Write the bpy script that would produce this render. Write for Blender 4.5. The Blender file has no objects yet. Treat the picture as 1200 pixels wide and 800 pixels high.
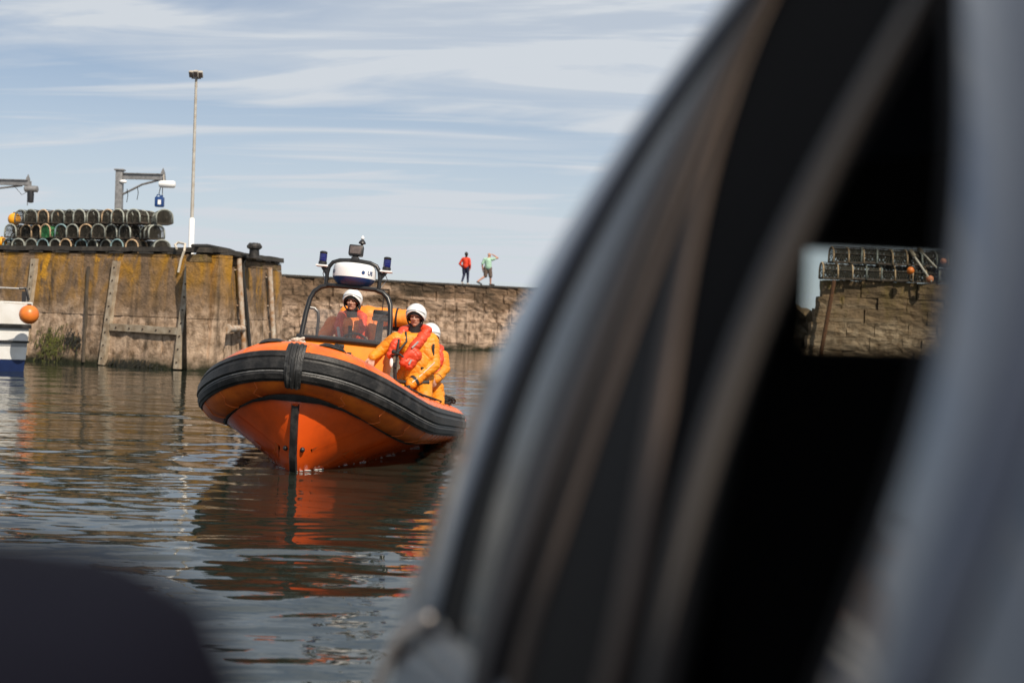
import bpy, bmesh, math, random
import numpy as np
from mathutils import Vector, Matrix

R = math.radians
random.seed(11)
rng = np.random.default_rng(11)
scene = bpy.context.scene
COL = scene.collection

# ------------------------------------------------------------------ camera
FPX = 1667.0                       # focal length in photo pixels (1200 wide)
HORIZ = 371.0
CAM = Vector((0, 0, 1.8))
cam_d = bpy.data.cameras.new('camera')
cam = bpy.data.objects.new('camera', cam_d)
COL.objects.link(cam)
cam_d.sensor_width = 36.0
cam_d.lens = FPX / 1200 * 36.0
cam_d.clip_start = 0.05
cam_d.clip_end = 9000
CAMROT = Matrix.Rotation(R(90) - math.atan((400 - HORIZ) / FPX), 3, 'X') @ Matrix.Rotation(R(2.0), 3, 'Z')
cam.matrix_world = Matrix.Translation(CAM) @ CAMROT.to_4x4()
cam_d.dof.use_dof = True
cam_d.dof.focus_distance = 18.0
cam_d.dof.aperture_fstop = 2.2
cam_d.dof.aperture_blades = 0
scene.camera = cam

def ray(px, py):
    return CAMROT @ Vector(((px - 600) / FPX, -(py - 400) / FPX, -1.0))

def P(px, py, Y):
    """the point at depth Y metres in front of the lens that the photo shows at px, py"""
    d = ray(px, py)
    return CAM + d * (Y / d.y)

# ------------------------------------------------------------------ light
SUN_EL = R(45)
SUN_H = Vector((0.52, -0.854, 0)).normalized()        # towards the sun, over the photographer's right shoulder
sun_dir = Vector((SUN_H.x * math.cos(SUN_EL), SUN_H.y * math.cos(SUN_EL), math.sin(SUN_EL)))
sl = bpy.data.lights.new('sun', 'SUN')
sl.energy = 5.0  
sl.angle = R(0.53)
sl.color = (1.0, 0.88, 0.72)
so = bpy.data.objects.new('sun', sl)
COL.objects.link(so)
so.location = (8, -20, 30)
so.rotation_euler = sun_dir.to_track_quat('Z', 'Y').to_euler()

w = bpy.data.worlds.new('World')
scene.world = w
w.use_nodes = True
nt = w.node_tree
N, L = nt.nodes, nt.links
N.clear()
wo = N.new('ShaderNodeOutputWorld')
bg = N.new('ShaderNodeBackground')
sky = N.new('ShaderNodeTexSky')
sky.sky_type = 'NISHITA'
sky.sun_disc = False
sky.sun_elevation = SUN_EL
sky.sun_rotation = math.atan2(SUN_H.x, SUN_H.y)
sky.altitude = 10
sky.air_density = 0.82
sky.dust_density = 0.15
sky.ozone_density = 2.2
bg.inputs['Strength'].default_value = 0.075
# high thin cloud, drawn out in streaks across the whole dome
tc = N.new('ShaderNodeTexCoord')
sep = N.new('ShaderNodeSeparateXYZ')
L.new(tc.outputs['Generated'], sep.inputs[0])
zc = N.new('ShaderNodeMath'); zc.operation = 'MAXIMUM'; zc.inputs[1].default_value = 0.0
L.new(sep.outputs['Z'], zc.inputs[0])
za = N.new('ShaderNodeMath'); za.operation = 'ADD'; za.inputs[1].default_value = 0.16
L.new(zc.outputs[0], za.inputs[0])
dx = N.new('ShaderNodeMath'); dx.operation = 'DIVIDE'
dy = N.new('ShaderNodeMath'); dy.operation = 'DIVIDE'
L.new(sep.outputs['X'], dx.inputs[0]); L.new(za.outputs[0], dx.inputs[1])
L.new(sep.outputs['Y'], dy.inputs[0]); L.new(za.outputs[0], dy.inputs[1])
cmb = N.new('ShaderNodeCombineXYZ')
L.new(dx.outputs[0], cmb.inputs[0]); L.new(dy.outputs[0], cmb.inputs[1])
def cloud_layer(scale, sx, sy, rot, detail, dist, lo, hi, off):
    mp = N.new('ShaderNodeMapping')
    mp.inputs['Scale'].default_value = (sx, sy, 1)
    mp.inputs['Rotation'].default_value = (0, 0, rot)
    mp.inputs['Location'].default_value = off
    L.new(cmb.outputs[0], mp.inputs[0])
    n = N.new('ShaderNodeTexNoise')
    n.inputs['Scale'].default_value = scale
    n.inputs['Detail'].default_value = detail
    n.inputs['Roughness'].default_value = 0.55
    n.inputs['Distortion'].default_value = dist
    L.new(mp.outputs[0], n.inputs['Vector'])
    mr = N.new('ShaderNodeMapRange')
    mr.interpolation_type = 'SMOOTHSTEP'
    mr.inputs['From Min'].default_value = lo
    mr.inputs['From Max'].default_value = hi
    L.new(n.outputs['Fac'], mr.inputs['Value'])
    return mr.outputs[0]
c1 = cloud_layer(0.70, 0.60, 1.15, 0.50, 8, 1.0, 0.30, 0.58, (3.1, 1.7, 0))
c2 = cloud_layer(2.2, 0.40, 1.9, 0.50, 10, 1.2, 0.40, 0.72, (0.4, 5.2, 0))
mx = N.new('ShaderNodeMath'); mx.operation = 'MULTIPLY_ADD'; mx.inputs[1].default_value = 0.8; mx.use_clamp = True
L.new(c2, mx.inputs[0])
mul1 = N.new('ShaderNodeMath'); mul1.operation = 'MULTIPLY'; mul1.inputs[1].default_value = 0.70
L.new(c1, mul1.inputs[0]); L.new(mul1.outputs[0], mx.inputs[2])
hz = N.new('ShaderNodeMapRange')
hz.inputs['From Min'].default_value = 0.0; hz.inputs['From Max'].default_value = 0.27
hz.inputs['To Min'].default_value = 0.80; hz.inputs['To Max'].default_value = 0.0
hz.interpolation_type = 'SMOOTHSTEP'
L.new(zc.outputs[0], hz.inputs['Value'])
mxx = N.new('ShaderNodeMath'); mxx.operation = 'MAXIMUM'
L.new(mx.outputs[0], mxx.inputs[0]); L.new(hz.outputs[0], mxx.inputs[1])
mixs = N.new('ShaderNodeMix'); mixs.data_type = 'RGBA'
CLOUD_COL = (7.6, 8.15, 8.8, 1)
L.new(mxx.outputs[0], mixs.inputs['Factor'])
L.new(sky.outputs[0], mixs.inputs['A'])
mixs.inputs['B'].default_value = CLOUD_COL
L.new(mixs.outputs['Result'], bg.inputs[0])
L.new(bg.outputs[0], wo.inputs[0])

scene.view_settings.view_transform = 'Standard'
scene.view_settings.look = 'None'
scene.view_settings.exposure = 0.15
scene.view_settings.gamma = 1.0
scene.render.engine = 'CYCLES'
scene.cycles.max_bounces = 8
scene.cycles.use_denoising = True

# ------------------------------------------------------------------ object helpers
def tag(o, label=None, cat=None, group=None, kind=None):
    if label: o['label'] = label
    if cat: o['category'] = cat
    if group: o['group'] = group
    if kind: o['kind'] = kind
    return o

def empty(name, loc=(0, 0, 0), rot=(0, 0, 0)):
    o = bpy.data.objects.new(name, None)
    o.empty_display_size = 0.2
    COL.objects.link(o)
    o.location = loc
    o.rotation_euler = rot
    return o

def link(name, me, parent=None, loc=None):
    o = bpy.data.objects.new(name, me)
    COL.objects.link(o)
    if parent: o.parent = parent
    if loc is not None: o.location = loc
    return o

def copy_tree(o, parent=None, keep=True):
    c = o.copy()
    COL.objects.link(c)
    c.parent = parent
    for ch in list(o.children):
        copy_tree(ch, c)
    return c

class MB:
    """collects simple solids; build() links them as ONE mesh object"""
    def __init__(s):
        s.v, s.f, s.m = [], [], []
    def add(s, vs, fs, m=0):
        k = len(s.v)
        s.v += [tuple(v) for v in vs]
        s.f += [tuple(i + k for i in f) for f in fs]
        s.m += [m] * len(fs)
    def box(s, c, d, rot=None, m=0, taper=None, bev=0.0):
        hx, hy, hz = d[0] / 2, d[1] / 2, d[2] / 2
        tx, ty = taper if taper else (1, 1)
        if bev > 0:
            bm = bmesh.new()
            bmesh.ops.create_cube(bm, size=1)
            for v in bm.verts:
                t = (tx, ty) if v.co.z > 0 else (1, 1)
                v.co = Vector((v.co.x * d[0] * t[0], v.co.y * d[1] * t[1], v.co.z * d[2]))
            bmesh.ops.bevel(bm, geom=list(bm.edges), offset=bev, segments=2, profile=0.6, affect='EDGES')
            bm.verts.index_update()
            vs = [v.co.copy() for v in bm.verts]
            fs = [[v.index for v in f.verts] for f in bm.faces]
            bm.free()
        else:
            vs = [Vector((x * hx * (tx if z > 0 else 1), y * hy * (ty if z > 0 else 1), z * hz))
                  for z in (-1, 1) for y in (-1, 1) for x in (-1, 1)]
            fs = [(0, 2, 3, 1), (4, 5, 7, 6), (0, 1, 5, 4), (2, 6, 7, 3), (0, 4, 6, 2), (1, 3, 7, 5)]
        if rot is not None: vs = [rot @ v for v in vs]
        s.add([v + Vector(c) for v in vs], fs, m)
    def tube(s, pts, r, n=8, closed=False, m=0, caps=True, up=None):
        pts = [Vector(p) for p in pts]
        k = len(pts)
        rs = r if isinstance(r, (list, tuple)) else [r] * k
        vs, fs = [], []
        ref = None
        for i, p in enumerate(pts):
            a = pts[i - 1] if (i > 0 or closed) else p
            b = pts[(i + 1) % k] if (i < k - 1 or closed) else p
            t = (b - a).normalized()
            if ref is None:
                ref = Vector(up) if up else (Vector((0, 0, 1)) if abs(t.z) < 0.9 else Vector((1, 0, 0)))
            e1 = t.cross(ref)
            if e1.length < 1e-5: e1 = t.cross(Vector((0, 1, 0.3)))
            e1.normalize()
            e2 = e1.cross(t).normalized()
            ref = e2
            for j in range(n):
                q = 2 * math.pi * j / n
                vs.append(p + (e1 * math.cos(q) + e2 * math.sin(q)) * rs[i])
        segs = k if closed else k - 1
        for i in range(segs):
            for j in range(n):
                a0, a1 = i * n + j, i * n + (j + 1) % n
                b0, b1 = ((i + 1) % k) * n + j, ((i + 1) % k) * n + (j + 1) % n
                fs.append((a0, a1, b1, b0))
        if caps and not closed:
            fs.append(tuple(range(n - 1, -1, -1)))
            fs.append(tuple((k - 1) * n + j for j in range(n)))
        s.add(vs, fs, m)
    def lathe(s, prof, c=(0, 0, 0), n=16, rot=None, m=0, sy=1.0):
        vs, fs = [], []
        for (r, z) in prof:
            for j in range(n):
                q = 2 * math.pi * j / n
                vs.append(Vector((r * math.cos(q), r * math.sin(q) * sy, z)))
        for i in range(len(prof) - 1):
            for j in range(n):
                a0, a1 = i * n + j, i * n + (j + 1) % n
                fs.append((a0, a1, a1 + n, a0 + n))
        fs.append(tuple(range(n - 1, -1, -1)))
        fs.append(tuple((len(prof) - 1) * n + j for j in range(n)))
        if rot is not None: vs = [rot @ v for v in vs]
        s.add([v + Vector(c) for v in vs], fs, m)
    def ball(s, c, r, n=14, rings=9, m=0, rot=None):
        rr = r if isinstance(r, (tuple, list)) else (r, r, r)
        vs, fs = [], []
        for i in range(1, rings):
            th = math.pi * i / rings
            for j in range(n):
                q = 2 * math.pi * j / n
                vs.append(Vector((rr[0] * math.sin(th) * math.cos(q), rr[1] * math.sin(th) * math.sin(q), rr[2] * math.cos(th))))
        t0 = len(vs); vs.append(Vector((0, 0, rr[2]))); vs.append(Vector((0, 0, -rr[2])))
        for i in range(rings - 2):
            for j in range(n):
                a0, a1 = i * n + j, i * n + (j + 1) % n
                fs.append((a0, a0 + n, a1 + n, a1))
        for j in range(n):
            fs.append((t0, j, (j + 1) % n))
            b = (rings - 2) * n
            fs.append((t0 + 1, b + (j + 1) % n, b + j))
        if rot is not None: vs = [rot @ v for v in vs]
        s.add([v + Vector(c) for v in vs], fs, m)
    def grid(s, rows, m=0, closed=False, flip=False):
        """rows: equally long lists of points -> quad sheet"""
        n = len(rows[0])
        vs = [p for r in rows for p in r]
        fs = []
        for i in range(len(rows) - 1):
            for j in range(n if closed else n - 1):
                a, b = i * n + j, i * n + (j + 1) % n
                q = (a, b, b + n, a + n)
                fs.append(q[::-1] if flip else q)
        s.add(vs, fs, m)
    def prism(s, outline, lo, hi, axis=1, m=0):
        """outline: (u, v) polygon, pushed along an axis from lo to hi"""
        def pt(u, v, w):
            if axis == 0: return (w, u, v)
            if axis == 1: return (u, w, v)
            return (u, v, w)
        n = len(outline)
        vs = [pt(u, v, lo) for u, v in outline] + [pt(u, v, hi) for u, v in outline]
        fs = [tuple(range(n)), tuple(range(2 * n - 1, n - 1, -1))]
        for i in range(n):
            j = (i + 1) % n
            fs.append((i, i + n, j + n, j))
        s.add(vs, fs, m)
    def mesh(s, name, mats, smooth=True, angle=40):
        me = bpy.data.meshes.new(name)
        me.from_pydata(s.v, [], s.f)
        for mt in (mats if isinstance(mats, (list, tuple)) else [mats]):
            me.materials.append(mt)
        me.polygons.foreach_set('material_index', s.m)
        bm = bmesh.new(); bm.from_mesh(me)
        bmesh.ops.recalc_face_normals(bm, faces=list(bm.faces))
        bm.to_mesh(me); bm.free()
        if smooth:
            me.polygons.foreach_set('use_smooth', [True] * len(me.polygons))
            me.set_sharp_from_angle(angle=R(angle))
        me.update()
        return me
    def build(s, name, mats, parent=None, loc=None, smooth=True, angle=40):
        return link(name, s.mesh(name, mats, smooth, angle), parent, loc)

# ------------------------------------------------------------------ materials
def mat(name, col, rough=0.6, metal=0.0, var=0.0, vscale=4.0, bump=0.0, bscale=30.0, spec=0.5, coat=0.0, coord='Object', col2=None, vlo=0.35, vhi=0.65, detail=6, objvar=0.0, rvar=0.0):
    m = bpy.data.materials.new(name)
    m.use_nodes = True
    t = m.node_tree; n = t.nodes; l = t.links
    b = n['Principled BSDF']
    b.inputs['Base Color'].default_value = (*col, 1)
    b.inputs['Roughness'].default_value = rough
    b.inputs['Metallic'].default_value = metal
    b.inputs['Specular IOR Level'].default_value = spec
    b.inputs['Coat Weight'].default_value = coat
    b.inputs['Coat Roughness'].default_value = 0.06
    if coord == 'World':
        vec = n.new('ShaderNodeNewGeometry').outputs['Position']
    else:
        vec = n.new('ShaderNodeTexCoord').outputs['Object']
    out = None
    if var > 0 or col2:
        ns = n.new('ShaderNodeTexNoise')
        ns.inputs['Scale'].default_value = vscale; ns.inputs['Detail'].default_value = detail
        ns.inputs['Roughness'].default_value = 0.62
        l.new(vec, ns.inputs['Vector'])
        mr = n.new('ShaderNodeMapRange'); mr.inputs['From Min'].default_value = vlo; mr.inputs['From Max'].default_value = vhi
        l.new(ns.outputs['Fac'], mr.inputs['Value'])
        mx = n.new('ShaderNodeMix'); mx.data_type = 'RGBA'
        c2 = col2 if col2 else tuple(min(1, c * (1 - var)) for c in col)
        c1 = col if col2 else tuple(min(1, c * (1 + var)) for c in col)
        mx.inputs['A'].default_value = (*c1, 1); mx.inputs['B'].default_value = (*c2, 1)
        l.new(mr.outputs[0], mx.inputs['Factor'])
        out = mx.outputs['Result']
        if rvar > 0:
            rr = n.new('ShaderNodeMapRange')
            rr.inputs['To Min'].default_value = max(0.02, rough - rvar); rr.inputs['To Max'].default_value = min(1, rough + rvar)
            l.new(ns.outputs['Fac'], rr.inputs['Value']); l.new(rr.outputs[0], b.inputs['Roughness'])
    if objvar > 0:
        oi = n.new('ShaderNodeObjectInfo')
        mr2 = n.new('ShaderNodeMapRange'); mr2.inputs['To Min'].default_value = 1 - objvar; mr2.inputs['To Max'].default_value = 1 + objvar
        l.new(oi.outputs['Random'], mr2.inputs['Value'])
        mm = n.new('ShaderNodeVectorMath'); mm.operation = 'SCALE'
        if out is not None: l.new(out, mm.inputs[0])
        else: mm.inputs[0].default_value = col
        l.new(mr2.outputs[0], mm.inputs['Scale'])
        out = mm.outputs[0]
    if out is not None: l.new(out, b.inputs['Base Color'])
    if bump > 0:
        nb = n.new('ShaderNodeTexNoise'); nb.inputs['Scale'].default_value = bscale; nb.inputs['Detail'].default_value = 5
        l.new(vec, nb.inputs['Vector'])
        bp = n.new('ShaderNodeBump'); bp.inputs['Strength'].default_value = bump; bp.inputs['Distance'].default_value = 0.02
        l.new(nb.outputs['Fac'], bp.inputs['Height']); l.new(bp.outputs[0], b.inputs['Normal'])
    return m

def glass_mat(name, tint, fres=1.45, refl=1.0, rough=0.02, haze=0.0, hazecol=(.5, .5, .5)):
    m = bpy.data.materials.new(name); m.use_nodes = True
    t = m.node_tree; n = t.nodes; l = t.links
    n.remove(n['Principled BSDF'])
    o = n['Material Output']
    tr = n.new('ShaderNodeBsdfTransparent'); tr.inputs[0].default_value = (*tint, 1)
    gl = n.new('ShaderNodeBsdfGlossy'); gl.inputs['Roughness'].default_value = rough; gl.inputs['Color'].default_value = (refl, refl, refl, 1)
    fr = n.new('ShaderNodeFresnel'); gm = n.new('ShaderNodeNewGeometry'); im = n.new('ShaderNodeMapRange')      # the same reflectance on both faces of a thin pane
    im.inputs['To Min'].default_value = fres; im.inputs['To Max'].default_value = 1 / fres
    l.new(gm.outputs['Backfacing'], im.inputs['Value']); l.new(im.outputs[0], fr.inputs['IOR'])
    mx = n.new('ShaderNodeMixShader')
    l.new(fr.outputs[0], mx.inputs[0]); l.new(tr.outputs[0], mx.inputs[1]); l.new(gl.outputs[0], mx.inputs[2])
    last = mx.outputs[0]
    if haze > 0:
        df = n.new('ShaderNodeBsdfDiffuse'); df.inputs[0].default_value = (*hazecol, 1)
        ns = n.new('ShaderNodeTexNoise'); ns.inputs['Scale'].default_value = 9
        mr = n.new('ShaderNodeMapRange'); mr.inputs['To Min'].default_value = haze * 0.4; mr.inputs['To Max'].default_value = haze * 1.6
        tcx = n.new('ShaderNodeTexCoord'); l.new(tcx.outputs['Object'], ns.inputs['Vector'])
        l.new(ns.outputs['Fac'], mr.inputs['Value'])
        m2 = n.new('ShaderNodeMixShader'); l.new(mr.outputs[0], m2.inputs[0]); l.new(last, m2.inputs[1]); l.new(df.outputs[0], m2.inputs[2])
        last = m2.outputs[0]
    l.new(last, o.inputs['Surface'])
    return m

M = {}
M['orange_tube'] = mat('orange_hypalon', (0.78, 0.165, 0.015), 0.34, var=0.16, vscale=3.0, bump=0.06, bscale=18, col2=(0.46, 0.075, 0.012), rvar=0.12)
M['orange_hull'] = mat('orange_gelcoat', (0.74, 0.090, 0.008), 0.24, var=0.2, vscale=2.2, coat=0.25, col2=(0.46, 0.06, 0.010), vlo=.45, vhi=.75)
M['orange_console'] = mat('orange_paint', (0.80, 0.23, 0.008), 0.42, var=0.08, vscale=6)
M['orange_bag'] = mat('orange_bag_fabric', (0.78, 0.23, 0.015), 0.55, var=0.1, vscale=9, bump=0.5, bscale=14)
M['rubber'] = mat('black_rubber', (0.010, 0.010, 0.0105), 0.5, var=0.4, vscale=5, bump=0.2, bscale=40, rvar=0.12, col2=(0.058, 0.055, 0.054), vlo=.46, vhi=.78, spec=.35)
M['rubber_worn'] = mat('worn_rubber', (0.014, 0.014, 0.0145), 0.45, var=0.4, vscale=11, bump=0.2, bscale=50, col2=(0.10, 0.10, 0.10), vlo=0.5, vhi=0.78)
M['seam'] = mat('grey_seam', (0.17, 0.17, 0.17), 0.5, var=0.3, vscale=20)
M['black_metal'] = mat('black_powder_coat', (0.012, 0.012, 0.013), 0.35, var=0.2, vscale=20)
M['black_plastic'] = mat('black_plastic', (0.015, 0.015, 0.017), 0.45, var=0.2, vscale=10)
M['white_plastic'] = mat('white_gelcoat', (0.78, 0.79, 0.80), 0.3, var=0.03, vscale=6)
M['white_paint'] = mat('white_boat_paint', (0.76, 0.77, 0.77), 0.35, var=0.06, vscale=2.5, col2=(0.66, 0.65, 0.62))
M['blue_plastic'] = mat('deep_blue_plastic', (0.010, 0.045, 0.17), 0.35, var=0.1)
M['blue_lens'] = mat('blue_lens', (0.008, 0.012, 0.13), 0.12, coat=0.6)
M['blue_paint'] = mat('blue_boot_paint', (0.006, 0.018, 0.075), 0.4, var=0.15, vscale=3)
M['lens'] = mat('floodlight_glass', (0.11, 0.09, 0.085), 0.25, var=0.2, vscale=30)
M['print_blue'] = mat('blue_print', (0.015, 0.05, 0.16), 0.5)
M['helmet'] = mat('white_helmet_shell', (0.74, 0.74, 0.73), 0.28, var=0.04, vscale=12, coat=0.4)
M['liner'] = mat('black_helmet_liner', (0.012, 0.012, 0.013), 0.8)
M['skin'] = mat('skin', (0.42, 0.215, 0.15), 0.5, var=0.12, vscale=30, bump=0.05, bscale=120)
M['skin_dark'] = mat('lips', (0.30, 0.11, 0.085), 0.5)
M['eye'] = mat('eyes', (0.05, 0.035, 0.03), 0.3)
M['suit_yellow'] = mat('yellow_drysuit', (0.74, 0.275, 0.010), 0.55, var=0.12, vscale=6, bump=0.35, bscale=22, col2=(0.62, 0.20, 0.008))
M['suit_orange'] = mat('orange_drysuit', (0.68, 0.165, 0.02), 0.55, var=0.12, vscale=6, bump=0.35, bscale=22)
M['jacket_red'] = mat('red_lifejacket', (0.60, 0.055, 0.018), 0.5, var=0.16, vscale=9, bump=0.35, bscale=25)
M['strap'] = mat('black_webbing', (0.014, 0.014, 0.015), 0.7, var=0.3, vscale=40)
M['reflect'] = mat('silver_reflective_tape', (0.36, 0.35, 0.34), 0.35, var=0.15, vscale=30)
M['rope_white'] = mat('pale_rope', (0.55, 0.50, 0.42), 0.85, var=0.25, vscale=50, bump=0.6, bscale=90)
M['rope_dark'] = mat('dark_rope', (0.02, 0.02, 0.02), 0.85, var=0.3, vscale=50, bump=0.5, bscale=90)
M['steel'] = mat('galvanised_steel', (0.23, 0.23, 0.235), 0.5, 0.35, var=0.25, vscale=8, bump=0.1, bscale=40)
M['steel_pale'] = mat('pale_painted_steel', (0.46, 0.45, 0.42), 0.5, 0.0, var=0.2, vscale=6, col2=(0.34, 0.30, 0.25))
M['iron'] = mat('black_cast_iron', (0.028, 0.026, 0.025), 0.45, 0.2, var=0.4, vscale=9, bump=0.3, bscale=30, col2=(0.09, 0.075, 0.065), vlo=.5, vhi=.8)
M['rusty_pipe'] = mat('rusting_white_pipe', (0.52, 0.47, 0.40), 0.6, var=0.2, vscale=5, col2=(0.30, 0.15, 0.06), bump=0.2, bscale=40)
M['timber'] = mat('dark_tarred_timber', (0.028, 0.024, 0.02), 0.75, var=0.5, vscale=7, bump=0.5, bscale=30, col2=(0.07, 0.058, 0.045), vlo=0.45, vhi=0.75, coord='World')
M['strip'] = mat('weathered_fender_timber', (0.40, 0.34, 0.26), 0.8, var=0.3, vscale=4, bump=0.4, bscale=30, col2=(0.21, 0.155, 0.10), coord='World')
M['bolt'] = mat('rusted_bolt', (0.05, 0.03, 0.02), 0.7, 0.4)
M['yellow_float'] = mat('yellow_float_plastic', (0.80, 0.34, 0.012), 0.4, var=0.1, vscale=8)
M['orange_float'] = mat('orange_float_plastic', (0.74, 0.20, 0.025), 0.38, var=0.12, vscale=8, col2=(0.6, 0.15, 0.03))
M['pink_float'] = mat('faded_pink_float', (0.68, 0.25, 0.12), 0.5, var=0.15, vscale=14)
M['asphalt'] = mat('slipway_concrete', (0.16, 0.15, 0.14), 0.85, var=0.25, vscale=3, bump=0.3, bscale=30, coord='World')

def wall_mat(name, base, base2, lichen, lichen_amt, pale, dark, z_pale, bands=0.0, strata=1.6, rough=0.9, weed_z=0.35, bumpd=0.05, boards=0.0, streak=1.0):
    """weathered harbour masonry: lichen up high, pale worn stone lower down, wet weed at the waterline; world coordinates"""
    m = bpy.data.materials.new(name); m.use_nodes = True
    t = m.node_tree; n = t.nodes; l = t.links
    b = n['Principled BSDF']; b.inputs['Roughness'].default_value = rough
    b.inputs['Specular IOR Level'].default_value = 0.25
    g = n.new('ShaderNodeNewGeometry'); pos = g.outputs['Position']
    sx = n.new('ShaderNodeSeparateXYZ'); l.new(pos, sx.inputs[0])
    def noise(scale, detail=6, stretch=(1, 1, 1), rough_=0.62, off=(0, 0, 0), dist=0.0):
        mp = n.new('ShaderNodeMapping'); mp.inputs['Scale'].default_value = stretch; mp.inputs['Location'].default_value = off
        l.new(pos, mp.inputs[0])
        x = n.new('ShaderNodeTexNoise'); x.inputs['Scale'].default_value = scale; x.inputs['Detail'].default_value = detail
        x.inputs['Roughness'].default_value = rough_; x.inputs['Distortion'].default_value = dist
        l.new(mp.outputs[0], x.inputs['Vector']); return x.outputs['Fac']
    def rng_(v, a, b_, c=0.0, d=1.0):
        r = n.new('ShaderNodeMapRange'); r.inputs['From Min'].default_value = a; r.inputs['From Max'].default_value = b_
        r.inputs['To Min'].default_value = c; r.inputs['To Max'].default_value = d; l.new(v, r.inputs['Value']); return r.outputs[0]
    def mathn(op, a, b_):
        x = n.new('ShaderNodeMath'); x.operation = op; x.use_clamp = op != 'ADD'
        for i, q in enumerate((a, b_)):
            if isinstance(q, (int, float)): x.inputs[i].default_value = q
            else: l.new(q, x.inputs[i])
        return x.outputs[0]
    def mix(fac, a, b_):
        x = n.new('ShaderNodeMix'); x.data_type = 'RGBA'; l.new(fac, x.inputs['Factor'])
        for k, q in (('A', a), ('B', b_)):
            if isinstance(q, tuple): x.inputs[k].default_value = (*q, 1)
            else: l.new(q, x.inputs[k])
        return x.outputs['Result']
    c = mix(rng_(noise(1.6, 8), 0.36, 0.66), base, base2)
    c = mix(mathn('MULTIPLY', rng_(noise(9, 6, off=(3, 0, 0)), 0.5, 0.72), 0.6), c, tuple(q * 0.5 for q in base2))
    # pale worn band
    zz = mathn('ADD', sx.outputs['Z'], rng_(noise(0.9, 4, off=(9, 1, 2)), 0, 1, -0.9, 0.9))
    fp = mathn('MULTIPLY', rng_(zz, z_pale + 0.25, z_pale - 0.2), rng_(noise(3.2, 8, off=(1, 7, 0)), 0.38, 0.58))
    c = mix(fp, c, pale)
    if bands > 0:
        bf = mathn('MULTIPLY', rng_(noise(0.9, 7, stretch=(.22, .22, 2.6), off=(3, 8, 2), dist=.4), 0.53, 0.62), bands)
        c = mix(bf, c, pale)
        bf2 = mathn('MULTIPLY', rng_(noise(1.1, 7, stretch=(.35, .35, 1.5), off=(13, 2, 6), dist=.4), 0.54, 0.64), bands)
        c = mix(bf2, c, dark)
    # dark vertical streaks
    st = mathn('MULTIPLY', rng_(noise(1.5, 5, stretch=(2.2, 2.2, 0.16), off=(5, 5, 0)), 0.52, 0.70), 0.75 * streak)
    c = mix(st, c, dark)
    # lichen
    if lichen_amt > 0:
        zl = rng_(mathn('ADD', sx.outputs['Z'], rng_(noise(1.0, 4, off=(2, 9, 0)), 0, 1, -0.7, 0.7)), z_pale - 0.1, z_pale + 0.9)
        lf = mathn('MULTIPLY', zl, rng_(noise(1.3, 7, stretch=(1.3, 1.3, 0.45), off=(7, 3, 1), dist=0.6), 0.60 - 0.22 * lichen_amt, 0.72 - 0.12 * lichen_amt))
        c = mix(mathn('MULTIPLY', lf, 0.85), c, lichen)
        l2 = mathn('MULTIPLY', zl, rng_(noise(0.9, 6, stretch=(1.2, 1.2, 0.6), off=(17, 13, 1), dist=0.5), 0.60, 0.66))
        c = mix(mathn('MULTIPLY', l2, 0.9), c, tuple(min(1, q * 1.45) for q in lichen))
    # weed at the waterline
    zw = mathn('ADD', sx.outputs['Z'], rng_(noise(2.6, 5, off=(4, 4, 4)), 0, 1, -0.25, 0.25))
    c = mix(rng_(zw, weed_z + 0.2, weed_z - 0.12), c, (0.022, 0.024, 0.012))
    l.new(c, b.inputs['Base Color'])
    nb = noise(7, 9, rough_=0.7)
    nb2 = noise(1.8, 5, stretch=(1, 1, strata), off=(8, 8, 8))
    h = mathn('ADD', nb, nb2)
    if boards > 0:
        wv = n.new('ShaderNodeTexWave'); wv.bands_direction = 'Z'; wv.inputs['Scale'].default_value = 1.1; wv.inputs['Distortion'].default_value = 0.6
        wv.inputs['Detail'].default_value = 2
        l.new(pos, wv.inputs['Vector'])
        h = mathn('ADD', h, mathn('MULTIPLY', wv.outputs['Fac'], boards))
    bp = n.new('ShaderNodeBump'); bp.inputs['Strength'].default_value = 0.9; bp.inputs['Distance'].default_value = bumpd
    l.new(h, bp.inputs['Height']); l.new(bp.outputs[0], b.inputs['Normal'])
    return m

M['quay'] = wall_mat('mass_concrete', (0.265, 0.175, 0.108), (0.120, 0.082, 0.052), (0.36, 0.180, 0.016), 0.72, (0.48, 0.35, 0.25), (0.048, 0.036, 0.025), 1.6, boards=0.08, bumpd=0.06, weed_z=0.18)
M['pier'] = wall_mat('pier_rubble_stone', (0.215, 0.140, 0.088), (0.095, 0.063, 0.040), (0.20, 0.13, 0.05), 0.0, (0.47, 0.34, 0.25), (0.032, 0.024, 0.015), 2.0, bands=0.85, strata=3.0, streak=0.9, weed_z=0.15, bumpd=0.10)
M['stone'] = wall_mat('dressed_quay_stone', (0.25, 0.165, 0.098), (0.14, 0.095, 0.058), (0.15, 0.105, 0.035), 0.45, (0.38, 0.28, 0.19), (0.06, 0.042, 0.026), 1.9, bands=0.5, strata=5.0, streak=0.5, bumpd=0.10)
M['core'] = mat('mortar_core', (0.07, 0.055, 0.04), 0.95, var=0.3, vscale=5, coord='World')
M['deck'] = mat('quay_surface', (0.20, 0.18, 0.15), 0.9, var=0.3, vscale=3, bump=0.3, coord='World')
M['weed'] = mat('green_weed', (0.10, 0.105, 0.012), 0.8, var=0.4, vscale=9, col2=(0.03, 0.03, 0.01))
M['weed_dark'] = mat('dark_bladder_weed', (0.018, 0.016, 0.008), 0.6, var=0.4, vscale=9)

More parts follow.
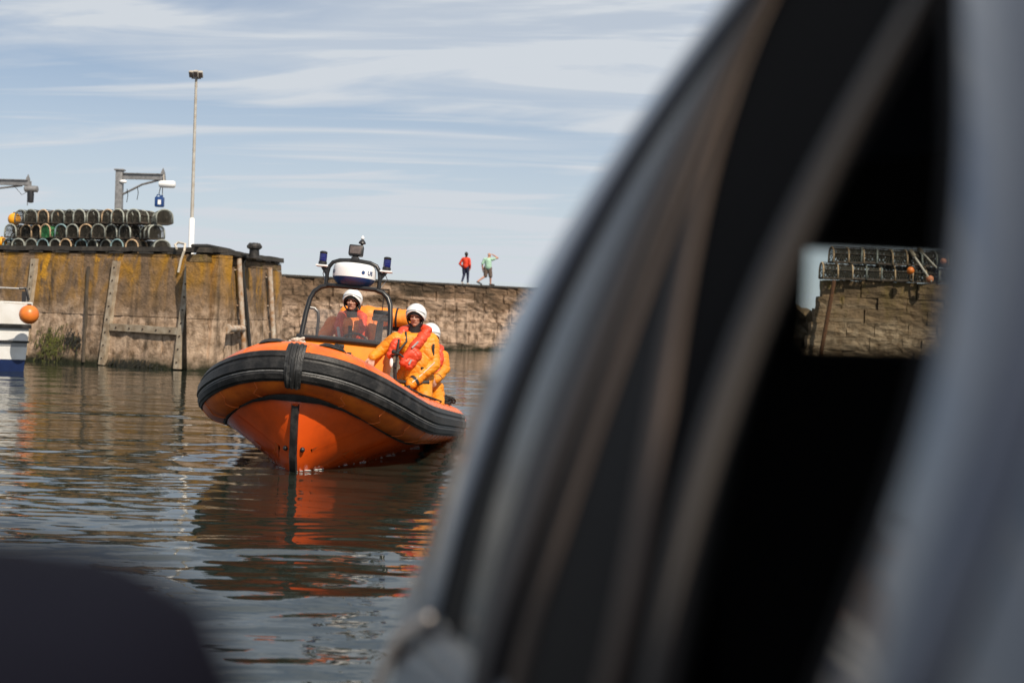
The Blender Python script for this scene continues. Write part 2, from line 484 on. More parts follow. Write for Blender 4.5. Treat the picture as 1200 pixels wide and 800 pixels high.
# ------------------------------------------------------------------ water
def make_water():
    def graded(edges):
        out = []
        for a, b, d0, d1 in edges:
            x = a
            while x < b - 1e-6:
                out.append(x)
                t = (x - a) / (b - a)
                x += d0 * (d1 / d0) ** t
        out.append(edges[-1][1])
        return np.array(out)
    ys = graded([(-400, -12, 160, 8), (-12, 4.4, 4, 0.10), (4.4, 12, 0.026, 0.034), (12, 24, 0.034, 0.07), (24, 60, 0.07, 0.5), (60, 150, 0.6, 9), (150, 6000, 10, 900)])
    xs = graded([(-4000, -40, 900, 2), (-40, -12, 1.6, 0.16), (-12, -5, .16, .075), (-5, 3.0, 0.075, 0.075), (3.0, 24, 0.09, 0.6), (24, 4000, 0.8, 900)])
    X, Y = np.meshgrid(xs, ys)
    Z = np.zeros_like(X)
    r = np.random.default_rng(5)
    # slow warp so crests wander
    WX = X + 0.35 * np.sin(0.55 * Y + 0.3 * X) + 0.15 * np.sin(1.7 * Y - 0.8 * X + 1)
    WY = Y + 0.22 * np.sin(0.42 * X + 1.3) + 0.10 * np.sin(1.1 * X + 0.5 * Y) + 0.12 * np.sin(0.23 * X - 0.9 * Y + 2)
    nW = 54
    for i in range(nW):
        lam = 0.22 * (2.2 / 0.22) ** r.random()
        th = r.normal(0.08, 0.22 if lam > 0.8 else 0.42)
        k = 2 * math.pi / lam
        slope = 0.0088 * (0.6 + 0.8 * r.random()) * (1.15 if lam < 0.5 else 0.9)
        fade = np.clip((150 * lam - np.abs(Y)) / (80 * lam), 0, 1)
        Z += fade * slope / k * np.sin(k * (math.sin(th) * WX + math.cos(th) * WY) + r.random() * 6.28)
    # patchiness
    patch = 0.75 + 0.35 * np.sin(0.31 * X + 0.5 * np.sin(0.4 * Y)) * np.sin(0.43 * Y + 0.7 * np.sin(0.23 * X) + 0.6)
    near = np.clip((70 - Y) / 30, 0, 1) * np.clip((Y + 5) / 5, 0, 1) * np.clip((30 - np.abs(X)) / 10, 0, 1)
    Z *= patch * near
    # wash pushed out by the bow of the boat
    bx, by = -3.1, 16.6
    d = np.sqrt((X - bx) ** 2 + (Y - by) ** 2)
    Z += 0.007 * np.exp(-((d - 0.9) / 0.8) ** 2) * np.sin(d * 9.0) * near
    bx2, by2 = -1.2, 16.9
    d = np.sqrt((X - bx2) ** 2 + (Y - by2) ** 2)
    Z += 0.006 * np.exp(-((d - 0.8) / 1.0) ** 2) * np.sin(d * 10.0) * near
    ny, nx = X.shape
    me = bpy.data.meshes.new('water')
    co = np.stack([X, Y, Z], -1).reshape(-1, 3).astype(np.float32)
    idx = np.arange(ny * nx).reshape(ny, nx)
    q = np.stack([idx[:-1, :-1], idx[:-1, 1:], idx[1:, 1:], idx[1:, :-1]], -1).reshape(-1, 4)
    me.vertices.add(len(co)); me.vertices.foreach_set('co', co.ravel())
    me.loops.add(q.size); me.loops.foreach_set('vertex_index', q.ravel().astype(np.int32))
    me.polygons.add(len(q))
    me.polygons.foreach_set('loop_start', np.arange(0, q.size, 4, dtype=np.int32))
    me.polygons.foreach_set('use_smooth', np.ones(len(q), dtype=bool))
    me.update(calc_edges=True)
    m = bpy.data.materials.new('harbour_water'); m.use_nodes = True
    t = m.node_tree; n = t.nodes; l = t.links
    b = n['Principled BSDF']
    b.inputs['Base Color'].default_value = (0.014, 0.019, 0.014, 1)
    b.inputs['Roughness'].default_value = 0.02
    b.inputs['IOR'].default_value = 1.33
    g = n.new('ShaderNodeNewGeometry')
    mp = n.new('ShaderNodeMapping'); mp.inputs['Scale'].default_value = (0.55, 1.5, 1)
    l.new(g.outputs['Position'], mp.inputs[0])
    n1 = n.new('ShaderNodeTexNoise'); n1.inputs['Scale'].default_value = 1.4; n1.inputs['Detail'].default_value = 3; n1.inputs['Roughness'].default_value = 0.45
    l.new(mp.outputs[0], n1.inputs['Vector'])
    sp = n.new('ShaderNodeSeparateXYZ'); l.new(g.outputs['Position'], sp.inputs[0])
    fr = n.new('ShaderNodeMapRange'); fr.inputs['From Min'].default_value = 10; fr.inputs['From Max'].default_value = 45
    fr.inputs['To Min'].default_value = 0.05; fr.inputs['To Max'].default_value = 0.26
    l.new(sp.outputs['Y'], fr.inputs['Value'])
    n2 = n.new('ShaderNodeTexNoise'); n2.inputs['Scale'].default_value = 4.2; n2.inputs['Detail'].default_value = 2
    l.new(mp.outputs[0], n2.inputs['Vector'])
    b2 = n.new('ShaderNodeBump'); b2.inputs['Distance'].default_value = 0.02; b2.inputs['Strength'].default_value = 0.16
    l.new(n2.outputs['Fac'], b2.inputs['Height'])
    bp = n.new('ShaderNodeBump'); bp.inputs['Distance'].default_value = 0.11; l.new(b2.outputs[0], bp.inputs['Normal'])
    l.new(fr.outputs[0], bp.inputs['Strength'])
    l.new(n1.outputs['Fac'], bp.inputs['Height']); l.new(bp.outputs[0], b.inputs['Normal'])
    me.materials.append(m)
    o = link('water', me)
    o['kind'] = 'structure'
    def height(x, y):
        i = int(np.argmin(np.abs(ys - y))); j = int(np.argmin(np.abs(xs - x)))
        return float(Z[i, j])
    return height
WATER = make_water()

# ------------------------------------------------------------------ slipway under the car
mb = MB()
mb.grid([[(x, y, z) for x in (-60, -6, 0, 6, 60)] for (y, z) in ((-400, 0.5), (-20, 0.455), (3.9, 0.45), (4.2, 0.2), (4.25, -1.5))])
tag(mb.build('ground', M['asphalt'], smooth=False), kind='structure')
mb = MB()
mb.grid([[(x, y, -4.0) for x in (-300, 0, 300)] for y in (0, 150, 500)])
tag(mb.build('seabed', M['weed_dark'], smooth=False), kind='structure')

# ------------------------------------------------------------------ near quay (left)
QC = Vector((-8.30, 38.95, 0))                   # the outer corner of the quay
QU = Vector((-0.883, 0.468, 0)).normalized()    # along the front face, to the left
QN = Vector((-QU.y, QU.x, 0)); QN = QN if QN.y < 0 else -QN
QV = Vector((0.146, 0.989, 0)).normalized()     # along the end face, away
QM = Vector((QV.y, -QV.x, 0))                   # outward of the end face
QTOP = 3.22
BAT = 0.10                                      # batter: metres set back per metre of height
def qpt(u, z, out=0.0):
    return QC + QU * u + QN * (out - BAT * z) - QM * (BAT * z) * 0 + Vector((0, 0, z))
def ept(v, z, out=0.0):
    return QC + QV * v + QM * (out - BAT * 0.4 * z) + Vector((0, 0, z))

quay = empty('quay', QC)
tag(quay, 'brown concrete harbour quay with yellow lichen and timber fender strips behind the orange boat', 'quay')

def rough_panel(fn, u0, u1, z0, z1, nu, nz, amp, seed, thick=0.6, edge=0.012):
    """one concrete lift: a bulging rough face with rounded arrises and returned sides"""
    r = np.random.default_rng(seed)
    ph = r.random((6, 3)) * 6.28
    fq = r.uniform(1.5, 7, (6, 2))
    rows = []
    for j in range(nz + 1):
        row = []
        for i in range(nu + 1):
            u = u0 + (u1 - u0) * i / nu; z = z0 + (z1 - z0) * j / nz
            o = sum(math.sin(fq[k, 0] * u + ph[k, 0]) * math.sin(fq[k, 1] * z + ph[k, 1]) for k in range(6)) / 6 * amp
            o += r.normal(0, amp * 0.25)
            if i in (0, nu) or j in (0, nz): o -= edge * r.uniform(0.6, 1.6)
            row.append(fn(u, z, o))
        rows.append(row)
    mb = MB(); mb.grid(rows)
    back = [[fn(u0, z0, -thick), fn(u1, z0, -thick)], [fn(u0, z1, -thick), fn(u1, z1, -thick)]]
    # returned edges
    bot = [rows[0], [fn(u0 + (u1 - u0) * i / nu, z0, -thick) for i in range(nu + 1)]]
    top = [rows[-1], [fn(u0 + (u1 - u0) * i / nu, z1, -thick) for i in range(nu + 1)]]
    lef = [[r_[0] for r_ in rows], [fn(u0, z0 + (z1 - z0) * j / nz, -thick) for j in range(nz + 1)]]
    rig = [[r_[-1] for r_ in rows], [fn(u1, z0 + (z1 - z0) * j / nz, -thick) for j in range(nz + 1)]]
    for s_ in (bot, top, lef, rig): mb.grid(s_)
    return mb

def child_world(mb, name, mats, root, **k):
    """world-coordinate mesh parented to a root that may stand anywhere unrotated"""
    o = mb.build(name, mats, **k)
    o.parent = root
    o.matrix_parent_inverse = Matrix.Translation(-Vector(root.location))
    return o

ub = [0.0, 1.75, 3.85, 5.0, 6.25, 8.4, 10.6, 13, 16, 19]
for i in range(len(ub) - 1):
    for (z0, z1, amp) in ((-1.2, 1.43, 0.06), (1.445, 3.13, 0.022)):
        child_world(rough_panel(qpt, ub[i] + 0.006 * (i > 0), ub[i + 1] - 0.006, z0, z1, 10, 9, amp, i * 7 + int(z0 * 3) + 9), 'concrete_panel', M['quay'], quay, angle=60)
vb = [0.0, 2.4, 4.6, 6.7]
for i in range(3):
    for (z0, z1, amp) in ((-1.2, 1.43, 0.06), (1.445, 2.985, 0.03)):
        child_world(rough_panel(ept, vb[i] + 0.006 * (i > 0), vb[i + 1] - 0.006, z0, z1, 10, 9, amp, 90 + i * 5 + int(z0 * 2)), 'concrete_panel', M['quay'], quay, angle=60)
# pale coping under the kerb on the end face
for i in range(3):
    child_world(rough_panel(ept, vb[i] + 0.01, vb[i + 1] - 0.01, 3.0, 3.2, 6, 2, 0.02, 130 + i, edge=0.015), 'coping_stone', M['stone'], quay)
for i in range(len(ub) - 1):
    child_world(rough_panel(qpt, ub[i] + 0.01, ub[i + 1] - 0.01, 3.14, 3.22, 6, 1, 0.01, 150 + i, edge=0.01), 'coping_stone', M['quay'], quay)
# solid body and walking surface
mb = MB()
pts = [qpt(0, 0, -0.6) + Vector((-0.4, 0.5, 0)), QC + QV * 6.7 - QM * 0.6, QC + QV * 22 - QM * 10, QC + QU * 19 + QV * 12, qpt(19, 0, -0.62)]
mb.add([(p.x, p.y, -3) for p in pts] + [(p.x, p.y, QTOP - 0.02) for p in pts],
       [(0, 1, 2, 3, 4), (9, 8, 7, 6, 5)] + [(i, (i + 1) % 5, 5 + (i + 1) % 5, 5 + i) for i in range(5)])
child_world(mb, 'quay_core', M['core'], quay, smooth=False)
mb = MB()
pts = [qpt(0, QTOP, 0.0), QC + QV * 6.7 - QM * 0.1, QC + QV * 22 - QM * 10, QC + QU * 19 + QV * 12, qpt(19, QTOP, 0.0)]
mb.add([(p.x, p.y, QTOP + 0.01) for p in pts], [(0, 1, 2, 3, 4)])
child_world(mb, 'quay_top', M['deck'], quay, smooth=False)
# dark timber kerb beams along the edge, bedded on blocks
def beam(fn, u0, u1, z, h, dep, seed):
    r = np.random.default_rng(seed)
    rows = []
    n = max(4, int((u1 - u0) / 0.35))
    for i in range(n + 1):
        u = u0 + (u1 - u0) * i / n
        jz = r.normal(0, 0.008)
        rows.append([fn(u, z + jz, 0.05 + r.normal(0, .008)), fn(u, z + h + jz, 0.05), fn(u, z + h + jz, -dep), fn(u, z + jz, -dep)])
    mb = MB(); mb.grid(rows, closed=True)
    mb.add([rows[0][0], rows[0][1], rows[0][2], rows[0][3]], [(0, 1, 2, 3)]); mb.add(rows[-1], [(3, 2, 1, 0)])
    return mb
for i, (a, b) in enumerate(((0.0, 3.1), (3.13, 7.0), (7.03, 11.2), (11.23, 15), (15.03, 19))):
    child_world(beam(qpt, a, b, 3.285, 0.13, 0.35, 200 + i), 'timber_beam', M['timber'], quay)
u = 0.25
k = 0
while u < 18.5:
    mb = MB(); mb.add([qpt(a, z, o) for a in (u, u + 0.55) for z in (3.222, 3.283) for o in (0.03, -0.35)],
                      [(0, 1, 3, 2), (4, 6, 7, 5), (0, 4, 5, 1), (2, 3, 7, 6), (0, 2, 6, 4), (1, 5, 7, 3)])
    child_world(mb, 'bedding_block', M['timber'], quay, smooth=False)
    u += 0.95 + 0.2 * random.random()
for i, (a, b) in enumerate(((0.06, 3.3), (3.33, 6.75))):
    child_world(beam(ept, a, b, 3.265, 0.14, 0.4, 230 + i), 'timber_beam', M['timber'], quay)

u = 0.5
while u < 6.5:
    mb = MB(); mb.add([ept(a, z, o) for a in (u, u + 0.5) for z in (3.203, 3.262) for o in (0.02, -0.38)],
                      [(0, 1, 3, 2), (4, 6, 7, 5), (0, 4, 5, 1), (2, 3, 7, 6), (0, 2, 6, 4), (1, 5, 7, 3)])
    child_world(mb, 'bedding_block', M['timber'], quay, smooth=False)
    u += 0.9

def on_front(px, py, out=0.06):
    """where the sight line through a photo pixel meets the battered front face"""
    d = ray(px, py)
    # plane: (p-QC).QN + BAT*z = out
    num = out - (CAM - QC).dot(QN) - BAT * CAM.z
    den = d.dot(QN) + BAT * d.z
    return CAM + d * (num / den)
def on_end(px, py, out=0.06):
    d = ray(px, py)
    num = out - (CAM - QC).dot(QM) - BAT * .4 * CAM.z
    den = d.dot(QM) + BAT * .4 * d.z
    return CAM + d * (num / den)

bmb = MB(); bmb.ball((0, 0, 0), 0.026, 7, 5); BOLT = bmb.mesh('bolt', M['bolt'])
def plank(p0, p1, wid, thick, nrm, name, bolts=0, m='strip'):
    d = (p1 - p0); ln = d.length; d.normalize()
    s = d.cross(nrm).normalized()
    mb = MB()
    rows = []
    n = 8
    for i in range(n + 1):
        c = p0 + d * (ln * i / n)
        j = random.uniform(-.006, .006)
        rows.append([c - s * (wid / 2 + j) - nrm * 0.08, c - s * (wid / 2 + j) + nrm * thick, c + s * (wid / 2 - j) + nrm * thick, c + s * (wid / 2 - j) - nrm * 0.08])
    mb.grid(rows, closed=True)
    mb.add(rows[0], [(0, 1, 2, 3)]); mb.add(rows[-1], [(3, 2, 1, 0)])
    o = child_world(mb, name, M[m], quay, smooth=False)
    for i in range(bolts):
        c = p0 + d * (ln * (i + 0.5) / bolts) + nrm * (thick + 0.006)
        bo = link('bolt', BOLT, o); bo.location = c
    return o
for (a, b, wd) in (((41, 303), (28, 416), 0.19), ((137, 306), (120, 427), 0.20), ((222, 310), (208, 432), 0.20)):
    plank(on_front(*a), on_front(*b), wd, 0.07, QN, 'fender_strip', bolts=8)
plank(on_front(130, 383), on_front(209, 388), 0.20, 0.06, QN, 'fender_rail', bolts=5)
plank(on_front(103, 312), on_front(97, 424), 0.05, 0.02, QN, 'fender_strip', m='core')

# drain pipes and the stub on the end face
def pipe_on_end(pa, pb, r, name):
    a, b = on_end(*pa, 0.16), on_end(*pb, 0.16)
    mb = MB(); mb.tube([a, a.lerp(b, .5), b], r, 10)
    for t in (.12, .5, .85):
        c = a.lerp(b, t)
        mb.box(c - QM * 0.08, (0.14, 0.03, 0.03))
    return child_world(mb, name, M['rusty_pipe'], quay)
pipe_on_end((280, 303), (286, 412), 0.075, 'drain_pipe')
pipe_on_end((316, 314), (321, 402), 0.075, 'drain_pipe')
a = on_end(283, 385, 0.16)
mb = MB(); mb.tube([a + QV * 0.1 , a - QV * 0.75 + QM * .05, a - QV * 1.45 + QM * .08], 0.10, 12)
mb.tube([a - QV * 1.36 + QM * .078, a - QV * 1.48 + QM * .08], 0.13, 12)
child_world(mb, 'pipe_stub', M['rusty_pipe'], quay)
# cable hanging over the edge on the end face
mb = MB()
k0 = ept(-0.3, 3.42, -0.3); k1 = ept(2.2, 3.44, -.15)
mb.tube([k0, k0.lerp(k1, .4) + Vector((0, 0, .05)), k1, ept(2.9, 3.3, .08), on_end(285, 320, .09), on_end(289, 360, .08), on_end(293, 408, .08)], 0.05, 7)
tag(mb.build('hose', M['rope_dark']), 'black hose hanging down the quay end between the two pale pipes', 'hose')

# weed patches growing at the foot of the quay
def weed_patch(name, centre, su, sz, n, m, label):
    mb = MB()
    for i in range(n):
        u = random.gauss(0, su); z = random.gauss(0, sz)
        p = on_front(*centre, 0.05) + QU * u + Vector((0, 0, z)) + QN * (-BAT * z)
        if p.z < 0.02: continue
        h = random.uniform(0.04, 0.13); wdt = random.uniform(0.012, 0.03)
        q = p + QN * random.uniform(0.01, 0.04) + Vector((0, 0, -h)) + QU * random.uniform(-.05, .05)
        mb.add([p - QU * wdt, p + QU * wdt, q + QU * wdt * .6, q - QU * wdt * .6], [(0, 1, 2, 3)])
    tag(mb.build(name, M[m], smooth=False), label, 'weed', kind='stuff')
weed_patch('seaweed', (60, 403), 0.30, 0.26, 300, 'weed', 'green weed growing on the quay wall beside the white boat')
weed_patch('seaweed', (152, 426), 0.42, 0.07, 220, 'weed_dark', 'dark brown weed clump at the foot of the quay between the fender strips')
weed_patch('seaweed', (85, 397), 0.18, 0.12, 120, 'weed_dark', 'dark weed tuft on the quay just right of the green weed')

# ------------------------------------------------------------------ rough stone blocks shared by the pier and the far quay
def stone_variants(n, rough, mats, seed):
    r = np.random.default_rng(seed)
    out = []
    for k in range(n):
        bm = bmesh.new()
        bmesh.ops.create_cube(bm, size=1.0)
        bmesh.ops.subdivide_edges(bm, edges=list(bm.edges), cuts=2, use_grid_fill=True)
        for v in bm.verts:
            e = [abs(c) > 0.45 for c in v.co]
            if sum(e) >= 2:
                v.co *= 0.970
            if v.co.y < -0.3 or v.co.z > .4:
                v.co.y += r.normal(0, rough)
            v.co.x += r.normal(0, rough * 0.25); v.co.z += r.normal(0, rough * 0.35)
        me = bpy.data.meshes.new('stone')
        bm.to_mesh(me); bm.free()
        me.materials.append(mats)
        out.append(me)
    return out

def coursed_wall(root, p0, p1, zs, wlo, whi, depth, variants, seed, batter=0.0, jit=0.04, endbat=0.0, gap=-0.012):
    r = np.random.default_rng(seed)
    d = (p1 - p0); ln = d.length; d.normalize()
    nrm = Vector((d.y, -d.x, 0)); nrm = nrm if nrm.y < 0 else -nrm
    ang = math.atan2(d.y, d.x)
    for k in range(len(zs) - 1):
        z0, z1 = zs[k], zs[k + 1]
        u = -r.random() * 0.3 * wlo - endbat * (zs[-1] - z0)
        if endbat: u = -endbat * (zs[-1] - (z0 + z1) / 2)
        while u < ln:
            w_ = r.uniform(wlo, whi)
            zc_ = (z0 + z1) / 2
            c = p0 + d * (u + w_ / 2) - nrm * (batter * zc_ + depth / 2 - r.uniform(-jit, jit))
            o = link('stone', variants[r.integers(len(variants))], root)
            o.location = Vector((c.x, c.y, zc_)) - Vector(root.location)
            o.rotation_euler = (r.normal(0, .008), r.normal(0, .006), ang + r.normal(0, .012))
            o.scale = (w_ + gap, depth, (z1 - z0) + gap)
            u += w_

# ------------------------------------------------------------------ outer pier
PA, PB = Vector((-17.5, 59.8, 0)), Vector((9.0, 83.3, 0))
pier = empty('pier', PA)
tag(pier, 'long rough stone pier across the harbour with two walkers on it', 'pier')
pv = stone_variants(9, 0.032, M['pier'], 31)
coursed_wall(pier, PA, PB, [-0.4, 0.35, 0.95, 1.45, 2.0, 2.45, 2.95, 3.3], 0.5, 1.5, 0.9, pv, 41, batter=0.10, jit=0.07, gap=0.004)
mb = MB()
dd = (PB - PA).normalized(); pn = Vector((dd.y, -dd.x, 0))
if pn.y > 0: pn = -pn
def slab(p0, p1, z0, z1, f0, f1, b0, b1, mb):
    q = [p0 - pn * f0, p1 - pn * f0, p1 - pn * b0, p0 - pn * b0]
    t = [p0 - pn * f1, p1 - pn * f1, p1 - pn * b1, p0 - pn * b1]
    mb.add([(v.x, v.y, z0) for v in q] + [(v.x, v.y, z1) for v in t],
           [(0, 1, 2, 3), (7, 6, 5, 4), (0, 1, 5, 4), (1, 2, 6, 5), (2, 3, 7, 6), (3, 0, 4, 7)])
slab(PA, PB, -3, 3.28, 0.2, 0.55, 6, 5.6, mb)
child_world(mb, 'pier_core', M['pier'], pier, smooth=False)
mb = MB(); slab(PA, PB, 3.305, 3.40, 0.26, 0.26, 5.8, 5.8, mb)
child_world(mb, 'pier_top', M['timber'], pier, smooth=False)

# ------------------------------------------------------------------ far quay seen through the car
RA, RB = Vector((10.55, 48.2, 0)), Vector((24.5, 47.2, 0))
rq = empty('quay', RA)
tag(rq, 'coursed sandstone quay wall seen through the car windows', 'quay')
rv = stone_variants(10, 0.026, M['stone'], 37)
coursed_wall(rq, RA, RB, [-0.6, 0.2, 0.75, 1.05, 1.52, 1.98, 2.45, 2.86, 3.42], 0.4, 1.7, 0.8, rv, 43, batter=0.06, jit=0.045, endbat=0.26, gap=0.006)
mb = MB()
mb.add([(RA.x + 0.45 - 1.05, RA.y + 0.5, -3), (RB.x, RB.y + 0.5, -3), (RB.x, 60, -3), (RA.x + 3.0, 60, -3),
        (RA.x + 0.22, RA.y + 0.5, 3.38), (RB.x, RB.y + 0.5, 3.38), (RB.x, 60, 3.38), (RA.x + 3.2, 60, 3.38)],
       [(0, 1, 2, 3), (7, 6, 5, 4), (0, 1, 5, 4), (1, 2, 6, 5), (2, 3, 7, 6), (3, 0, 4, 7)])
child_world(mb, 'quay_core', M['core'], rq, smooth=False)
mb = MB()
q0, q1 = P(977, 332, 47.75), P(963, 409, 47.70)
mb.tube([q0 + Vector((0, .02, .1)), q0, q1, q1 + Vector((-.1, 0, -1.5))], 0.07, 8)
child_world(mb, 'rusty_chain_guide', mat('rust', (0.09, 0.035, 0.012), .8, var=.4, vscale=12), rq)
# boulders piled against its end
rockm = mat('boulder_rock', (0.22, 0.15, 0.085), 0.9, var=0.4, vscale=2.5, bump=0.8, bscale=6, col2=(0.09, 0.065, 0.04))
rr_ = np.random.default_rng(77)
for i in range(20):
    bm = bmesh.new(); bmesh.ops.create_icosphere(bm, subdivisions=2, radius=1)
    ph = rr_.random(6) * 6
    for v in bm.verts:
        v.co *= 1 + 0.22 * math.sin(3 * v.co.x + ph[0]) * math.sin(3 * v.co.y + ph[1]) + 0.14 * math.sin(4 * v.co.z + ph[2]) + rr_.normal(0, 0.07)
    me = bpy.data.meshes.new('boulder'); bm.to_mesh(me); bm.free(); me.materials.append(rockm)
    o = link('boulder', me)
    lvl = i % 4
    o.location = (RA.x - 0.62 - rr_.random() * 1.5 + lvl * 0.10, 48.7 + rr_.random() * 1.5 + lvl * .4, 0.15 + 0.60 * lvl)
    o.scale = (0.55 + .25 * rr_.random(), .6 + .25 * rr_.random(), 0.44 + .15 * rr_.random())
    o.rotation_euler = (rr_.random(), rr_.random(), rr_.random() * 6)
    tag(o, 'brown boulder in the heap against the end of the sandstone quay', 'boulder', 'boulders heaped against the quay end')

# ------------------------------------------------------------------ lobster pots
M['net'] = mat('dark_netting', (0.056, 0.050, 0.039), 0.9, var=0.3, vscale=20)
M['net_green'] = mat('green_netting', (0.05, 0.24, 0.09), 0.85, var=0.3, vscale=20)
M['hoop_grey'] = mat('grey_green_hose_hoop', (0.25, 0.265, 0.235), 0.7, var=0.3, vscale=18, objvar=0.35)
M['hoop_tan'] = mat('tan_wrapped_hoop', (0.44, 0.31, 0.19), 0.8, var=0.3, vscale=18)
M['hoop_blue'] = mat('blue_grey_hoop', (0.19, 0.29, 0.31), 0.7, var=0.25, vscale=18)
M['pot_base'] = mat('pot_base_wood', (0.06, 0.045, 0.035), 0.85, var=0.4, vscale=14)
PW, PH, PL = 0.465, 0.435, 0.80
def hoop_pts(x, w=PW, h=PH):
    pts = [(x, -w / 2, 0.02), (x, -w / 2, h * 0.5)]
    for i in range(1, 8):
        q = math.pi * (1 - i / 8)
        pts.append((x, w / 2 * math.cos(q), h * 0.5 + (h * 0.5 - .02) * math.sin(q)))
    pts += [(x, w / 2, h * 0.5), (x, w / 2, 0.02)]
    return pts
def ribbon(mb, a, b, n, wd):
    a, b, n = Vector(a), Vector(b), Vector(n)
    s = (b - a).cross(n).normalized() * wd / 2
    mb.add([a - s, a + s, b + s, b - s], [(0, 1, 2, 3)])
pot_meshes = {}
mb = MB()
for x in (-PL / 2, 0, PL / 2): mb.tube(hoop_pts(x), 0.024, 6)
pot_hoops = mb.v, mb.f
def mk(name, m):
    me = bpy.data.meshes.new(name); me.from_pydata(*[pot_hoops[0], [], pot_hoops[1]]); me.materials.append(m)
    me.polygons.foreach_set('use_smooth', [True] * len(me.polygons)); return me
for k in ('grey', 'tan', 'blue'): pot_meshes['hoop_' + k] = mk('hoop', M['hoop_' + k])
mb = MB()
mb.box((0, -PW / 2 + .02, 0.03), (PL, 0.05, 0.045)); mb.box((0, PW / 2 - .02, 0.03), (PL, 0.05, 0.045))
for i in range(6): mb.box((-PL / 2 + 0.05 + i * (PL - .1) / 5, 0, 0.015), (0.05, PW - .02, 0.025))
for yy, zz in ((-PW / 2, PH * .55), (PW / 2, PH * .55), (0, PH - .015), (-PW * .36, PH * .85), (PW * .36, PH * .85)):
    mb.tube([(-PL / 2, yy, zz), (PL / 2, yy, zz)], 0.011, 5)
pot_meshes['base'] = mb.mesh('base', M['pot_base'])
def net_mesh(m):
    mb = MB()
    nx_, nj = 13, 13
    def sp(i, j):
        x = -PL / 2 + PL * i / nx_
        hp = hoop_pts(x, PW - .03, PH - .015)
        # arc-length parameter along the hoop
        t = j / nj * (len(hp) - 1); k = min(int(t), len(hp) - 2); f = t - k
        a, b = Vector(hp[k]), Vector(hp[k + 1])
        return a.lerp(b, f)
    for i in range(nx_):
        for j in range(nj):
            a = sp(i, j); b = sp(i + 1, j + 1); c = sp(i + 1, j); d = sp(i, j + 1)
            nrm = Vector((0, a.y, max(0.05, a.z - PH * .4))).normalized()
            ribbon(mb, a, b, nrm, 0.012); ribbon(mb, c, d, nrm, 0.012)
    # end panels and the inner throat panels
    for x in (-PL / 2 + .012, -PL * 0.15, PL * 0.2, PL / 2 - .012):
        wd = 0.008 if x < -PL * .4 else (.034 if x > PL * .1 else 0.018)
        k = 8
        for i in range(-k, k):
            y0 = i * PW / k
            for sgn in (1, -1):
                pts = []
                for s_ in range(17):
                    z = PH * s_ / 16; y = y0 + sgn * z * 0.8
                    inside = abs(y) < PW / 2 - .01 and (z < PH * .5 or (y / (PW / 2)) ** 2 + ((z - PH * .5) / (PH * .5)) ** 2 < 0.95)
                    if inside: pts.append((x, y, z))
                if len(pts) > 1: ribbon(mb, pts[0], pts[-1], (1, 0, 0), wd)
    for k in range(8):
        xa = -PL / 2 + .02 + (PL - .04) * k / 8; xb = min(PL / 2 - .02, xa + .22)
        ribbon(mb, (xa, 0, .03), (xb, 0, PH - .04), (0, 1, 0), .045)
        ribbon(mb, (xa, 0, PH - .04), (xb, 0, .03), (0, 1, 0), .045)
    # bait and bunched twine inside
    for i in range(7):
        mb.ball((random.uniform(-.25, .25), random.uniform(-.1, .1), random.uniform(.05, .2)), random.uniform(.03, .06), 7, 5)
    return mb.mesh('netting', m, smooth=False)
pot_meshes['net'] = net_mesh(M['net']); pot_meshes['net_green'] = net_mesh(M['net_green'])

def pot(loc, rz, label, group, hoop='hoop_grey', net='net', tilt=0.0):
    r_ = empty('lobster_pot', loc, (tilt, 0, rz))
    tag(r_, label, 'lobster pot', group)
    link('hoop', pot_meshes[hoop], r_); link('base', pot_meshes['base'], r_); link('netting', pot_meshes[net], r_)
    return r_
ORD = ['first', 'second', 'third', 'fourth', 'fifth', 'sixth', 'seventh', 'eighth', 'ninth', 'tenth', 'eleventh', 'twelfth']
g = 'lobster pots stacked on the quay'
face_ang = math.atan2(-QN.y, -QN.x)            # pots point their arched ends over the quay edge
pitch = 0.505
base_z = QTOP + 0.02
rows_spec = [('bottom', 12, 13.0), ('middle', 11, 19.0), ('top', 11, 27.0)]
BACK = 0.95
for ri, (rn, cnt, pxl) in enumerate(rows_spec):
    d0 = ray(pxl, 280)
    # start of the row: where this sight line crosses the vertical plane of the row
    num = (-BACK - BAT * 3.2) - (CAM - QC).dot(QN); t_ = num / d0.dot(QN)
    p0 = CAM + d0 * t_
    for i in range(cnt):
        c = p0 - QU * (pitch * (i + 0.5)) + QN * random.uniform(-.09, .09) + QU * random.uniform(-.02, .02)
        z = base_z + ri * (PH + 0.005)
        hoop, net = 'hoop_grey', 'net'
        lab = 'grey hooped lobster pot, %s from the left in the %s row of the stack' % (ORD[i], rn)
        if ri == 1 and i == 2: hoop = 'hoop_tan'; lab = 'lobster pot with a pale tan hoop, third from the left in the middle row'
        if ri == 1 and i == 3: net = 'net_green'; hoop = 'hoop_tan'; lab = 'lobster pot with bright green netting in the middle row of the stack'
        if ri == 1 and i == 4: hoop = 'hoop_blue'; lab = 'lobster pot with a blue grey hoop just right of the green one'
        if ri == 1 and i == 6: hoop = 'hoop_tan'; lab = 'lobster pot with a tan hoop, seventh from the left in the middle row'
        if ri == 0 and i % 3 == 0: hoop = 'hoop_blue'; lab = 'blue grey hooped lobster pot, %s from the left in the bottom row' % ORD[i]
        rz = face_ang + random.uniform(-.16, .16)
        if hoop == 'hoop_grey' and (i * 7 + ri * 3) % 5 == 0 and i < cnt - 1: hoop = 'hoop_tan'; lab = 'tan hooped lobster pot, %s from the left in the %s row of the stack' % (ORD[i], rn)
        if i == cnt - 1:
            rz += 0.95; c = c - QU * 0.26
            lab = 'lobster pot turned side on at the right end of the %s row of the stack' % rn
        pot((c.x, c.y, z), rz, lab, g, hoop, net, random.uniform(-.06, .06))

